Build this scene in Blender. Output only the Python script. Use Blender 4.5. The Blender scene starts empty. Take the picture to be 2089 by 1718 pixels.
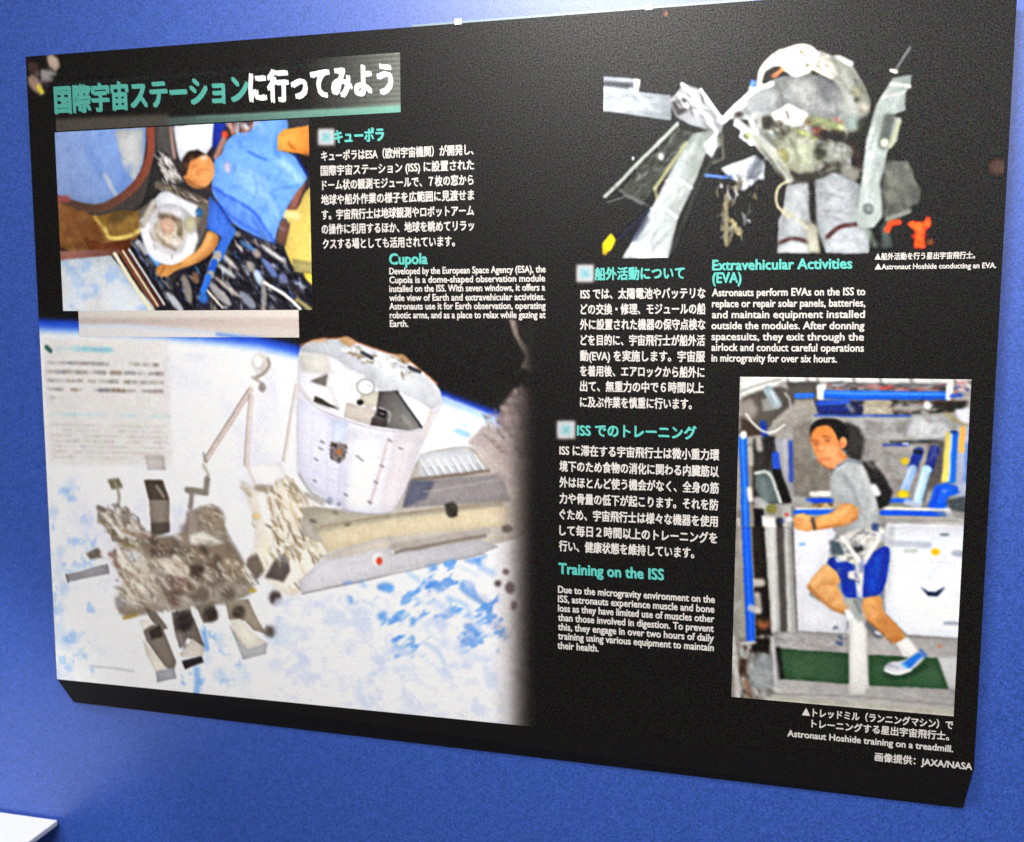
import bpy, math, random
import numpy as np
from mathutils import Matrix, Vector

# ------------------------------------------------------------------ camera, world, lamps, exposure
SC = bpy.context.scene
COL = SC.collection
cam_data = bpy.data.cameras.new('camera')
cam = bpy.data.objects.new('camera', cam_data)
COL.objects.link(cam)
cam_data.sensor_width = 36.0
cam_data.lens = 30.968
cam_data.clip_start = 0.01
cam_data.clip_end = 100.0
cam.matrix_world = Matrix(((0.97618236, -0.02316543, 0.2157113, 0.88741491),
                           (0.21694279, 0.09526656, -0.97152463, -1.03445027),
                           (0.00195571, 0.99518222, 0.09802311, 0.48629808),
                           (0, 0, 0, 1)))
cam_data.dof.use_dof = True
cam_data.dof.focus_distance = 0.90
cam_data.dof.aperture_fstop = 8.0
SC.camera = cam

world = bpy.data.worlds.new("World")
SC.world = world
world.use_nodes = True
world.node_tree.nodes['Background'].inputs[0].default_value = (0.95, 0.97, 1.0, 1)
world.node_tree.nodes['Background'].inputs[1].default_value = 0.05

def area_lamp(name, loc, target, sx, sy, power, color, spread=180.0):
    d = bpy.data.lights.new(name, 'AREA')
    d.shape = 'RECTANGLE'; d.size = sx; d.size_y = sy
    d.energy = power; d.color = color
    o = bpy.data.objects.new(name, d)
    COL.objects.link(o)
    d.spread = math.radians(spread)
    o.location = loc
    o.rotation_euler = (Vector(target) - Vector(loc)).to_track_quat('-Z', 'Y').to_euler()
    return o
area_lamp('ceiling_spotlight', (0.62, -1.0, 1.52), (0.98, 0.0, 0.80), 0.30, 0.14, 7.5, (1.0, 0.97, 0.93), 95.0)
area_lamp('front_fill', (0.6, -3.3, 2.3), (0.6, 0.0, 0.1), 1.6, 1.0, 110.0, (1.0, 0.98, 0.96))  # unseen fill lamp, added to raise the light on the lower panel
area_lamp('side_fill', (2.25, -2.2, 1.55), (1.2, 0.0, 0.55), 0.7, 0.7, 17.0, (0.97, 0.98, 1.0))  # added fill, out of view, to brighten the right-hand wall

td = bpy.data.lights.new('table_fill_spot', 'SPOT')  # extra spot with no visible source, added to whiten the tabletop
td.energy = 62.0; td.spot_size = math.radians(34); td.spot_blend = 0.5; td.shadow_soft_size = 0.04; td.color = (1.0, 0.98, 0.95)
to = bpy.data.objects.new('table_fill_spot', td); COL.objects.link(to)
to.location = (-0.42, -0.62, 1.15)
to.rotation_euler = (Vector((-0.22, -0.16, -0.22)) - Vector(to.location)).to_track_quat('-Z', 'Y').to_euler()

SC.view_settings.view_transform = 'Standard'
SC.view_settings.look = 'None'
SC.view_settings.exposure = 0.0
SC.view_settings.gamma = 1.0
SC.view_settings.use_curve_mapping = False

# ------------------------------------------------------------------ plan of the panel (metres): x along the wall, z up, face at y = 0
PW, PH = 1.189, 0.849          # an A0 sheet
WALL_Y = 0.034                 # the wall behind
HM = np.array([[1229.0357181533172, -79.47946602072533, 116.0],
               [-115.49088564539375, -1505.0162120953346, 1386.0],
               [-0.17340489934621608, -0.07878197743521588, 1.0]])
HI = np.linalg.inv(HM)
def sheet(p):
    """a point of the traced layout -> (x, z) on the panel's face"""
    q = np.asarray(p, float).reshape(-1, 2)
    r = np.c_[q, np.ones(len(q))] @ HI.T
    return r[:, :2] / r[:, 2:3]

RNG = np.random.default_rng(11)
random.seed(5)

# ------------------------------------------------------------------ materials
def new_mat(name, rough=0.5, spec=0.5):
    m = bpy.data.materials.new(name); m.use_nodes = True
    nt = m.node_tree
    b = nt.nodes['Principled BSDF']
    b.inputs['Roughness'].default_value = rough
    b.inputs['Specular IOR Level'].default_value = spec
    return m, nt, b
def link(nt, a, b): nt.links.new(a, b)
def node(nt, t, **kw):
    n = nt.nodes.new(t)
    for k, v in kw.items(): setattr(n, k, v)
    return n
def grain(nt, base_socket, scale, amount, chroma=0.5, add=0.0):
    """fine speckle of the surface itself (matt laminate, roller paint)"""
    tc = node(nt, 'ShaderNodeTexCoord')
    n1 = node(nt, 'ShaderNodeTexNoise'); n1.inputs['Scale'].default_value = scale
    n1.inputs['Detail'].default_value = 1.5; n1.inputs['Roughness'].default_value = 0.7
    link(nt, tc.outputs['Object'], n1.inputs['Vector'])
    # value part
    mr = node(nt, 'ShaderNodeMapRange')
    mr.inputs[1].default_value = 0.25; mr.inputs[2].default_value = 0.75
    mr.inputs[3].default_value = 1 - amount; mr.inputs[4].default_value = 1 + amount
    link(nt, n1.outputs['Fac'], mr.inputs[0])
    # colour part
    mixc = node(nt, 'ShaderNodeMix', data_type='RGBA'); mixc.inputs[0].default_value = chroma
    mixc.inputs[6].default_value = (0.5, 0.5, 0.5, 1)
    link(nt, n1.outputs['Color'], mixc.inputs[7])
    sc = node(nt, 'ShaderNodeVectorMath', operation='MULTIPLY_ADD')
    sc.inputs[1].default_value = (2 * amount,) * 3
    sc.inputs[2].default_value = (1 - amount,) * 3
    link(nt, mixc.outputs[2], sc.inputs[0])
    mul = node(nt, 'ShaderNodeVectorMath', operation='MULTIPLY')
    link(nt, base_socket, mul.inputs[0]); link(nt, sc.outputs[0], mul.inputs[1])
    sc2 = node(nt, 'ShaderNodeVectorMath', operation='SCALE')
    link(nt, mul.outputs[0], sc2.inputs[0]); link(nt, mr.outputs[0], sc2.inputs['Scale'])
    if add:
        ad = node(nt, 'ShaderNodeVectorMath', operation='MULTIPLY_ADD')
        link(nt, mixc.outputs[2], ad.inputs[0]); ad.inputs[1].default_value = (add,) * 3
        off = node(nt, 'ShaderNodeVectorMath', operation='SUBTRACT'); off.inputs[1].default_value = (add * 0.5,) * 3
        link(nt, sc2.outputs[0], off.inputs[0]); link(nt, off.outputs[0], ad.inputs[2])
        mx = node(nt, 'ShaderNodeVectorMath', operation='MAXIMUM'); mx.inputs[1].default_value = (0.001,) * 3
        link(nt, ad.outputs[0], mx.inputs[0])
        return mx.outputs[0], n1
    return sc2.outputs[0], n1

BLACK = (0.0075, 0.0064, 0.0060)
def gloss_grain(nt, n, b):
    mr = node(nt, 'ShaderNodeMapRange')
    mr.inputs[1].default_value = 0.3; mr.inputs[2].default_value = 0.7
    mr.inputs[3].default_value = 0.04; mr.inputs[4].default_value = 0.30
    link(nt, n.outputs['Fac'], mr.inputs[0]); link(nt, mr.outputs[0], b.inputs['Specular IOR Level'])
def print_material():
    m, nt, b = new_mat('printed_laminate', 0.42, 0.5)
    at = node(nt, 'ShaderNodeAttribute'); at.attribute_name = 'ink'
    s, n = grain(nt, at.outputs['Color'], 560.0, 0.07, 0.8, 0.060)
    link(nt, s, b.inputs['Base Color'])
    gloss_grain(nt, n, b)
    return m
M_PRINT = print_material()
def plain(name, color, rough, spec, scale, amount, chroma=0.3, bump=0.0, add=0.0, gloss=False):
    m, nt, b = new_mat(name, rough, spec)
    rgb = node(nt, 'ShaderNodeRGB'); rgb.outputs[0].default_value = (*color, 1)
    s, n = grain(nt, rgb.outputs[0], scale, amount, chroma, add)
    link(nt, s, b.inputs['Base Color'])
    if gloss: gloss_grain(nt, n, b)
    if bump:
        bp = node(nt, 'ShaderNodeBump'); bp.inputs['Strength'].default_value = bump
        bp.inputs['Distance'].default_value = 0.001
        link(nt, n.outputs['Fac'], bp.inputs['Height']); link(nt, bp.outputs[0], b.inputs['Normal'])
    return m
M_WALL = plain('blue_wall_paint', (0.031, 0.090, 0.43), 0.44, 0.9, 430.0, 0.42, 0.6, 0.10, 0.05)
M_BLACK = plain('black_board', BLACK, 0.42, 0.5, 560.0, 0.26, 0.8, 0.0, 0.060, True)
M_WEDGE = plain('black_wedge', (0.015, 0.0135, 0.0125), 0.7, 0.12, 560.0, 0.3, 0.8, 0.0, 0.06)
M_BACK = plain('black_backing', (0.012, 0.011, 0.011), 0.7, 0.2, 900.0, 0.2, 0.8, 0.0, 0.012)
M_WHITE_TEXT = plain('white_ink', (0.66, 0.62, 0.59), 0.45, 0.3, 900.0, 0.12)
M_TITLE_TEXT = plain('bright_white_ink', (0.86, 0.85, 0.85), 0.45, 0.4, 900.0, 0.08)
M_TEAL_TEXT = plain('teal_ink', (0.10, 0.50, 0.44), 0.45, 0.4, 900.0, 0.16)
M_TITLE_TEAL = plain('title_teal_ink', (0.075, 0.36, 0.30), 0.45, 0.4, 900.0, 0.2)
M_LIT_EDGE = plain('lit_edge_pale', (0.20, 0.28, 0.34), 0.3, 0.5, 300.0, 0.1)
M_METAL = plain('white_clip', (0.85, 0.83, 0.83), 0.3, 0.6, 300.0, 0.05)
M_TABLE = plain('white_table_top', (0.86, 0.86, 0.84), 0.45, 0.5, 200.0, 0.04)
M_LEG = plain('grey_table_leg', (0.30, 0.30, 0.32), 0.4, 0.5, 200.0, 0.08)
M_FLOOR = plain('dark_floor', (0.06, 0.06, 0.065), 0.6, 0.4, 120.0, 0.2)

# ------------------------------------------------------------------ object helpers
def tag(o, label=None, cat=None, group=None, kind=None):
    for k, v in (('label', label), ('category', cat), ('group', group), ('kind', kind)):
        if v: o[k] = v
    return o
def empty(name, loc):
    o = bpy.data.objects.new(name, None); COL.objects.link(o); o.location = loc
    o.empty_display_size = 0.05
    return o
def mesh_obj(name, verts, faces, mat, parent=None):
    me = bpy.data.meshes.new(name)
    me.from_pydata([tuple(v) for v in verts], [], [tuple(f) for f in faces])
    me.materials.append(mat); me.update()
    o = bpy.data.objects.new(name, me); COL.objects.link(o)
    if parent is not None: o.parent = parent
    return o
def box(x0, x1, y0, y1, z0, z1, bevel=0.0):
    """a box with chamfered long edges"""
    import bmesh
    bm = bmesh.new()
    vs = [bm.verts.new((x, y, z)) for x in (x0, x1) for y in (y0, y1) for z in (z0, z1)]
    for f in ((0, 1, 3, 2), (4, 6, 7, 5), (0, 4, 5, 1), (2, 3, 7, 6), (0, 2, 6, 4), (1, 5, 7, 3)):
        bm.faces.new([vs[i] for i in f])
    bmesh.ops.recalc_face_normals(bm, faces=bm.faces)
    if bevel:
        bmesh.ops.bevel(bm, geom=list(bm.edges), offset=bevel, segments=2, affect='EDGES', profile=0.6)
    v = [tuple(p.co) for p in bm.verts]
    bm.verts.index_update()
    f = [[q.index for q in p.verts] for p in bm.faces]
    bm.free()
    return v, f

# ------------------------------------------------------------------ setting
wv = [(-4, WALL_Y, -0.95), (5, WALL_Y, -0.95), (5, WALL_Y, 2.4), (-4, WALL_Y, 2.4)]
tag(mesh_obj('wall', wv, [(0, 1, 2, 3)], M_WALL), kind='structure')
tag(mesh_obj('floor', [(-4, -6, -0.95), (5, -6, -0.95), (5, WALL_Y, -0.95), (-4, WALL_Y, -0.95)], [(0, 1, 2, 3)], M_FLOOR), kind='structure')

# ------------------------------------------------------------------ a printed picture: painted on a fine grid of the sheet
def srgb2lin(c):
    c = np.clip(c, 0, 1)
    return np.where(c <= 0.04045, c / 12.92, ((c + 0.055) / 1.055) ** 2.4)
def gauss(a, s):
    if s < 0.2: return a
    r = int(3 * s + 1)
    k = np.exp(-0.5 * (np.arange(-r, r + 1) / s) ** 2); k /= k.sum()
    p = np.pad(a, [(r, r), (r, r)] + [(0, 0)] * (a.ndim - 2), mode='edge')
    t = sum(k[i] * p[i:i + a.shape[0]] for i in range(2 * r + 1))
    return sum(k[i] * t[:, i:i + a.shape[1]] for i in range(2 * r + 1))

def chaikin(q, closed=True, it=2):
    q = np.asarray(q, float)
    for _ in range(it):
        a, b = (q, np.roll(q, -1, 0)) if closed else (q[:-1], q[1:])
        m = np.empty((2 * len(a), 2)); m[0::2] = .75 * a + .25 * b; m[1::2] = .25 * a + .75 * b
        q = m if closed else np.vstack([q[:1], m, q[-1:]])
    return q
class Picture:
    RES = 1000.0
    def __init__(s, rect, base, layer):
        """rect: traced corners TL, TR, BR, BL of a rectangular print"""
        b = sheet(rect)
        s.u0 = (b[0, 0] + b[3, 0]) / 2; s.u1 = (b[1, 0] + b[2, 0]) / 2
        s.v1 = (b[0, 1] + b[1, 1]) / 2; s.v0 = (b[2, 1] + b[3, 1]) / 2
        s.u0 = max(0.0004, s.u0); s.u1 = min(PW - 0.0004, s.u1); s.v0 = max(0.0004, s.v0); s.v1 = min(PH - 0.0004, s.v1)
        s.nx = max(4, int((s.u1 - s.u0) * s.RES) + 1); s.ny = max(4, int((s.v1 - s.v0) * s.RES) + 1)
        s.fx = (s.nx - 1) / (s.u1 - s.u0); s.fy = (s.ny - 1) / (s.v1 - s.v0)
        s.c = np.empty((s.ny, s.nx, 3)); s.c[:] = np.array(base) / 255.0
        s.ids = np.zeros((s.ny - 1, s.nx - 1), np.int32); s.names = []
        s.y = -0.00015 * layer
        s.o = (0, 0); s.k = 1.0; s.vol = 0.0; s.round = 2
    def frame(s, ox, oy, k): s.o = (ox, oy); s.k = k
    def pt(s, pts):
        q = np.asarray(pts, float).reshape(-1, 2)
        q = np.c_[s.o[0] + q[:, 0] / s.k, s.o[1] + q[:, 1] / s.k]
        b = sheet(q)
        return np.c_[(b[:, 0] - s.u0) * s.fx, (s.v1 - b[:, 1]) * s.fy]
    def px(s, d): return d / s.k * 0.64 * s.RES / 1000.0
    def win(s, q, m):
        x0 = int(max(0, math.floor(q[:, 0].min() - m))); x1 = int(min(s.nx, math.ceil(q[:, 0].max() + m) + 1))
        y0 = int(max(0, math.floor(q[:, 1].min() - m))); y1 = int(min(s.ny, math.ceil(q[:, 1].max() + m) + 1))
        if x1 - x0 < 1 or y1 - y0 < 1: return None
        return x0, x1, y0, y1
    @staticmethod
    def inside(q, X, Y):
        m = np.zeros(X.shape, bool); n = len(q)
        for i in range(n):
            (xa, ya), (xb, yb) = q[i], q[(i + 1) % n]
            if ya == yb: continue
            t = (ya > Y) != (yb > Y)
            m ^= t & (X < (xb - xa) * (Y - ya) / (yb - ya) + xa)
        return m
    def put(s, w, mask, col, a):
        x0, x1, y0, y1 = w
        reg = s.c[y0:y1, x0:x1]
        mk = (mask * a)[..., None]
        reg[:] = reg * (1 - mk) + col * mk
    def colour(s, col, w, g):
        if g is None: return np.array(col) / 255.0
        (p, q, col2) = g
        P, Q = s.pt([p, q])
        x0, x1, y0, y1 = w
        Y, X = np.mgrid[y0:y1, x0:x1]
        d = Q - P
        t = np.clip(((X - P[0]) * d[0] + (Y - P[1]) * d[1]) / (d @ d), 0, 1)[..., None]
        return np.array(col) / 255.0 * (1 - t) + np.array(col2) / 255.0 * t
    def poly(s, pts, col, a=1.0, b=0.0, g=None):
        q = s.pt(pts); sb = s.px(b)
        if s.vol and s.round and 9 <= len(q) < 32: q = chaikin(q, True, s.round)
        w = s.win(q, 3 * sb + 2)
        if w is None: return
        x0, x1, y0, y1 = w
        Y, X = np.mgrid[y0:y1, x0:x1].astype(float)
        m = sum(s.inside(q, X + dx, Y + dy).astype(float) for dx in (-.25, .25) for dy in (-.25, .25)) / 4
        c = s.colour(col, w, g)
        n = m.sum()
        if s.vol and 60 < n < 0.2 * s.nx * s.ny:
            sz = math.sqrt(n)
            core = gauss(m, min(9.0, sz / 5))
            r = np.random.default_rng(int(q.sum() * 10) % 99991)
            t = r.random() * 6.283
            ramp = ((X - X.mean()) * math.cos(t) + (Y - Y.mean()) * math.sin(t)) / (sz + 1)
            k = 1 + s.vol * (0.30 * (core - 0.85) + 0.07 * ramp)
            c = c * np.clip(k, 0.6, 1.2)[..., None]
        s.put(w, gauss(m, sb), c, a)
    def line(s, pts, width, col, a=1.0, b=0.0, g=None):
        q = s.pt(pts); h = s.px(width) / 2; sb = s.px(b)
        if s.vol and s.round and len(q) >= 3: q = chaikin(q, False)
        w = s.win(q, h + 3 * sb + 2)
        if w is None: return
        x0, x1, y0, y1 = w
        Y, X = np.mgrid[y0:y1, x0:x1].astype(float)
        d = np.full(X.shape, 1e9)
        for A, B in zip(q[:-1], q[1:]):
            e = B - A; L = max(e @ e, 1e-9)
            t = np.clip(((X - A[0]) * e[0] + (Y - A[1]) * e[1]) / L, 0, 1)
            d = np.minimum(d, np.hypot(X - A[0] - t * e[0], Y - A[1] - t * e[1]))
        m = np.clip(h - d + 0.5, 0, 1)
        s.put(w, gauss(m, sb), s.colour(col, w, g), a)
    def ell(s, c, rx, ry, col, a=1.0, b=0.0, rot=0.0, g=None):
        t = np.linspace(0, 2 * math.pi, 33)[:-1]; r = math.radians(rot)
        x = rx * np.cos(t); y = ry * np.sin(t)
        s.poly(np.c_[c[0] + x * math.cos(r) - y * math.sin(r), c[1] + x * math.sin(r) + y * math.cos(r)], col, a, b, g)
    def stroke(s, A, M, B, width, col, a, b):
        """a short bent stroke that tapers at both ends"""
        q = s.pt([A, M, B]); h = s.px(width) / 2; sb = s.px(b)
        w = s.win(q, h + 2 * sb + 2)
        if w is None: return
        x0, x1, y0, y1 = w
        Y, X = np.mgrid[y0:y1, x0:x1].astype(float)
        m = np.zeros(X.shape)
        for k in (0, 1):
            P0, e = q[k], q[k + 1] - q[k]
            L = max(e @ e, 1e-9)
            t = np.clip(((X - P0[0]) * e[0] + (Y - P0[1]) * e[1]) / L, 0, 1)
            d = np.hypot(X - P0[0] - t * e[0], Y - P0[1] - t * e[1])
            u = (t + k) / 2
            m = np.maximum(m, np.clip(h * np.sqrt(np.clip(4 * u * (1 - u), 0, 1)) - d + 0.5, 0, 1))
        s.put(w, gauss(m, sb), np.array(col) / 255.0, a)
    def mess(s, pts, n, pal, length, width, ang, jit=25, a=0.85, b=0, seed=0):
        r = np.random.default_rng(seed + 100)
        P = np.asarray(pts, float); lo, hi = P.min(0), P.max(0)
        k = 0; n = int(n * 2.0)
        for _ in range(n * 6):
            p = lo + r.random(2) * (hi - lo)
            if not s.inside(P, np.array([p[0]]), np.array([p[1]]))[0]: continue
            L = (length[0] + r.random() ** 1.5 * (length[1] - length[0])) * 0.9
            t = math.radians(ang + r.normal() * jit)
            d = np.array([math.cos(t), math.sin(t)]) * L / 2
            c = pal[r.integers(len(pal))]
            c = np.clip(np.array(c) + r.normal() * 8, 0, 255)
            bend = r.normal(size=2) * L * 0.12
            s.stroke(p - d, p + bend, p + d, (width[0] + r.random() * (width[1] - width[0])) * 0.85, c, a * (0.55 + 0.45 * r.random()), b)
            k += 1
            if k >= n: break
    def cloudy(s, pts, col, lo, hi, cell, seed=0, a=1.0, stretch=(1, 1)):
        """irregular patches (value noise over a threshold) inside a polygon"""
        q = s.pt(pts); w = s.win(q, 1)
        x0, x1, y0, y1 = w
        Y, X = np.mgrid[y0:y1, x0:x1].astype(float)
        f = 0; amp = 1.0; tot = 0
        for o in range(4):
            r = np.random.default_rng(seed * 7 + o)
            c = s.px(cell) / 2 ** o
            gx = X / (c * stretch[0]); gy = (Y + 0.6 * X * (stretch[0] != stretch[1])) / (c * stretch[1])
            gx -= gx.min(); gy -= gy.min()
            gr = r.random((int(gy.max()) + 3, int(gx.max()) + 3))
            i, j = gy.astype(int), gx.astype(int); fy, fx = gy - i, gx - j
            fy = fy * fy * (3 - 2 * fy); fx = fx * fx * (3 - 2 * fx)
            f = f + amp * ((gr[i, j] * (1 - fx) + gr[i, j + 1] * fx) * (1 - fy) + (gr[i + 1, j] * (1 - fx) + gr[i + 1, j + 1] * fx) * fy)
            tot += amp; amp *= 0.55
        m = np.clip((f / tot - lo) / (hi - lo), 0, 1) * self_blur(s.inside(q, X, Y).astype(float))
        s.put(w, m, np.array(col) / 255.0, a)
    def part(s, name, *polys):
        k = len(s.names) + 1; s.names.append(name)
        Y, X = np.mgrid[0:s.ny - 1, 0:s.nx - 1] + 0.5
        for p in polys:
            s.ids[s.inside(s.pt(p), X, Y)] = k
    def finish(s, name, parent, label=None, soft=0.95, noise=0.009, gain=1.0, warp=0.0, con=1.12):
        r = np.random.default_rng(3)
        c = s.c
        if warp:
            fy = gauss(r.normal(size=(s.ny, s.nx)), 5.0) * 17 * warp + gauss(r.normal(size=(s.ny, s.nx)), 1.8) * 6.2 * warp * .6
            fx = gauss(r.normal(size=(s.ny, s.nx)), 5.0) * 17 * warp + gauss(r.normal(size=(s.ny, s.nx)), 1.8) * 6.2 * warp * .6
            Y, X = np.mgrid[0:s.ny, 0:s.nx]
            Yf = np.clip(Y + fy, 0, s.ny - 1.001); Xf = np.clip(X + fx, 0, s.nx - 1.001)
            i, j = Yf.astype(int), Xf.astype(int); a, b = (Yf - i)[..., None], (Xf - j)[..., None]
            c = (c[i, j] * (1 - b) + c[i, j + 1] * b) * (1 - a) + (c[i + 1, j] * (1 - b) + c[i + 1, j + 1] * b) * a
            mot = gauss(r.normal(size=(s.ny, s.nx, 1)), 1.2) * 4.2 * .012 + gauss(r.normal(size=(s.ny, s.nx, 1)), 5.0) * 17 * .012
            mid = np.clip(4 * c * (1.02 - c), 0, 1)
            c = c * (1 + mot * 1.3 * mid)
        c = gauss(c, soft)
        if warp: c = np.where(c > 0.11, 0.46 + con * (c + 0.5 * (c - gauss(c, 3.0)) - 0.46), np.minimum(c, 0.11))
        n = gauss(r.normal(size=(s.ny, s.nx, 3)), 0.6) * 1.9
        lum = gauss(r.normal(size=(s.ny, s.nx, 1)), 0.5) * 1.7
        c = c + noise * n + noise * 1.0 * lum
        lin = np.clip(srgb2lin(c) * gain * 0.93, 0.002, 0.86)
        U = np.linspace(s.u0, s.u1, s.nx); V = np.linspace(s.v1, s.v0, s.ny)
        UU, VV = np.meshgrid(U, V)
        co = np.stack([UU, np.full_like(UU, s.y), VV], -1).reshape(-1, 3)
        I = np.arange(s.nx * s.ny).reshape(s.ny, s.nx)
        quad = np.stack([I[:-1, :-1], I[1:, :-1], I[1:, 1:], I[:-1, 1:]], -1).reshape(-1, 4)
        ids = s.ids.reshape(-1)
        rgba = np.c_[lin.reshape(-1, 3), np.ones(len(co))]
        root = None
        for k in range(len(s.names) + 1):
            f = quad[ids == k]
            if len(f) == 0: continue
            used, inv = np.unique(f, return_inverse=True)
            inv = inv.reshape(-1)
            nm = name if k == 0 else s.names[k - 1]
            me = bpy.data.meshes.new(nm)
            me.vertices.add(len(used)); me.vertices.foreach_set('co', co[used].astype(np.float32).ravel())
            me.loops.add(len(inv)); me.loops.foreach_set('vertex_index', inv.astype(np.int32))
            me.polygons.add(len(f))
            me.polygons.foreach_set('loop_start', np.arange(0, 4 * len(f), 4, dtype=np.int32))
            me.polygons.foreach_set('loop_total', np.full(len(f), 4, np.int32))
            me.update(calc_edges=True)
            at = me.color_attributes.new('ink', 'FLOAT_COLOR', 'POINT')
            at.data.foreach_set('color', rgba[used].astype(np.float32).ravel())
            me.materials.append(M_PRINT)
            o = bpy.data.objects.new(nm, me); COL.objects.link(o)
            if k == 0:
                root = o; o.parent = parent
                if label: o['label'] = label
            else: o.parent = root
        return root
def self_blur(m): return gauss(m, 2.0)

# ------------------------------------------------------------------ writing on the sheet
def glyph_mesh(text, bold):
    cu = bpy.data.curves.new('writing', 'FONT')
    cu.body = text; cu.size = 1.0; cu.resolution_u = 3
    o = bpy.data.objects.new('writing', cu); COL.objects.link(o)
    dg = bpy.context.evaluated_depsgraph_get(); dg.update()
    ev = o.evaluated_get(dg); me = ev.to_mesh()
    nv = len(me.vertices); co = np.empty(nv * 3, np.float32); me.vertices.foreach_get('co', co)
    faces = [tuple(p.vertices) for p in me.polygons]
    ev.to_mesh_clear(); bpy.data.objects.remove(o); bpy.data.curves.remove(cu)
    return co.reshape(-1, 3).astype(float), faces
def writing(name, parent, lines, em, mat, bold=0.012, layer=4, label=None, mid=None, straight=True):
    """lines: (text, x left, y left, x right, y right) with y at mid height; em: letter size, all as traced"""
    V, F = [], []
    for (t, xl, yl, xr, yr) in lines:
        co, fc = glyph_mesh(t, bold)
        if not len(co): continue
        a, b = sheet([(xl, yl), (xr, yr)])
        xm, ym = (xl + xr) / 2, (yl + yr) / 2
        top, bot = sheet([(xm, ym - em / 2), (xm, ym + em / 2)])
        ev = top[1] - bot[1]
        x0, x1 = co[:, 0].min(), co[:, 0].max()
        cy = 0.36 if mid is None else mid
        z = (a[1] + b[1]) / 2
        X = a[0] + (co[:, 0] - x0) / (x1 - x0) * (b[0] - a[0])
        # lines of one block share a left edge: shift down along the true horizontal of the sheet
        Z = z + (co[:, 1] - cy) * ev
        k = bold * 0.9 * ev
        for j, (dx, dz) in enumerate(((-k, k), (k, -k), (-k * .7, -k * .5), (k * .7, k * .5)) if bold > 0 else ((0, 0),)):
            n = len(V)
            V += [(x + dx, -0.00015 * layer - 0.00001 * j, zz + dz) for x, zz in zip(X, Z)]
            F += [tuple(i + n for i in f) for f in fc]
    o = mesh_obj(name, V, F, mat, parent)
    if label: o['label'] = label
    return o

# ------------------------------------------------------------------ the display panel
panel = tag(empty('display_panel', (0, 0, 0)),
            'black printed display panel with four space photographs and teal headings on blue wall', 'display panel')
v, f = box(0, PW, 0.0, 0.006, 0, PH, 0.0)
mesh_obj('board', v, f, M_BLACK, panel)
# backing board against the wall, a little lower than the sheet in front
import bmesh
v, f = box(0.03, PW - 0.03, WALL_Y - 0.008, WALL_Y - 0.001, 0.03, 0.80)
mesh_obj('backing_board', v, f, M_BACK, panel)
# a black wedge slopes back from the sheet's lower edge to the wall
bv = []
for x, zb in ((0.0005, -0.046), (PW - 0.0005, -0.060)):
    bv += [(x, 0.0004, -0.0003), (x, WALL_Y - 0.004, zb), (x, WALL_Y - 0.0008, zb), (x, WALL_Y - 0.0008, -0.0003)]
mesh_obj('sloping_wedge', bv, [(0, 4, 5, 1), (1, 5, 6, 2), (2, 6, 7, 3), (3, 7, 4, 0), (0, 1, 2, 3), (4, 7, 6, 5)], M_WEDGE, panel)
for x in (0.10, PW - 0.14):
    v, f = box(x, x + 0.04, 0.0065, WALL_Y - 0.0085, 0.10, 0.74)
    mesh_obj('spacer_bar', v, f, M_BACK, panel)
# pale strip, coloured to stand for the lit top edge, and two clips
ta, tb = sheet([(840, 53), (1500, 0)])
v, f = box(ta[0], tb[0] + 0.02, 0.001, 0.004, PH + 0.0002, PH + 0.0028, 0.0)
mesh_obj('lit_edge_strip', v, f, M_LIT_EDGE, panel)
for cx, cy in ((935, 41), (1324, 8)):
    p = sheet([(cx, cy)])[0]
    v, f = box(p[0] - 0.0045, p[0] + 0.0045, -0.0014, 0.0075, PH - 0.002, PH + 0.005, 0.001)
    mesh_obj('clip', v, f, M_METAL, panel)

K0 = (22, 19.5, 18.5)       # black ink of the photographs, the same as the sheet

PHOTOS_HERE = True
# ---- photograph 1: astronaut at the round window
P = Picture([(110, 270), (630, 243), (637, 633), (131, 634)], (45, 42, 45), 2)
P.frame(90, 240, 3.665); P.vol = 1.0
P.poly([(830, 60), (2050, 0), (2050, 1460), (600, 1460), (640, 700)], (58, 55, 57))
P.poly([(-80, 0), (770, -20), (765, 100), (757, 250), (732, 380), (682, 480), (602, 570), (502, 632), (400, 665), (300, 660), (200, 632), (90, 600), (-80, 560)], (140, 160, 205), g=((80, 400), (700, 200), (120, 150, 208)))
P.poly([(530, 90), (745, 80), (742, 330), (680, 470), (620, 420), (560, 230)], (208, 204, 196), .85, 14)
P.line([(455, 430), (545, 590)], 32, (205, 205, 205), .7, 8)
P.line([(600, 330), (685, 460)], 40, (205, 205, 205), .6, 10)
P.line([(330, 200), (420, 420)], 60, (105, 140, 205), .5, 24)
P.line([(640, 380), (560, 560)], 60, (100, 140, 210), .5, 20)
P.line([(870, 60), (862, 250), (830, 400), (760, 540), (690, 620), (560, 680), (400, 720)], 90, (74, 68, 66), 1, 6)
P.line([(797, 60), (800, 250), (772, 370), (712, 480), (622, 572), (522, 640), (400, 690), (250, 668), (40, 590)], 66, (150, 78, 62), 1, 4, g=((790, 100), (300, 690), (92, 72, 62)))
P.poly([(40, 610), (250, 690), (400, 745), (520, 700), (725, 690), (765, 740), (722, 860), (640, 980), (540, 1000), (40, 1000)], (138, 98, 58))
P.poly([(400, 760), (500, 735), (700, 710), (730, 850), (560, 900), (470, 900), (440, 850)], (150, 118, 60), 1, 10)
P.poly([(520, 700), (680, 690), (560, 800), (470, 790)], (92, 78, 52), .8, 14)
P.poly([(40, 640), (210, 670), (400, 770), (440, 930), (300, 980), (40, 985)], (142, 96, 62), 1, 8, g=((80, 700), (430, 900), (112, 70, 42)))
P.poly([(300, 900), (450, 942), (650, 905), (640, 985), (540, 1002), (330, 985)], (112, 62, 38), 1, 6)
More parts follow.
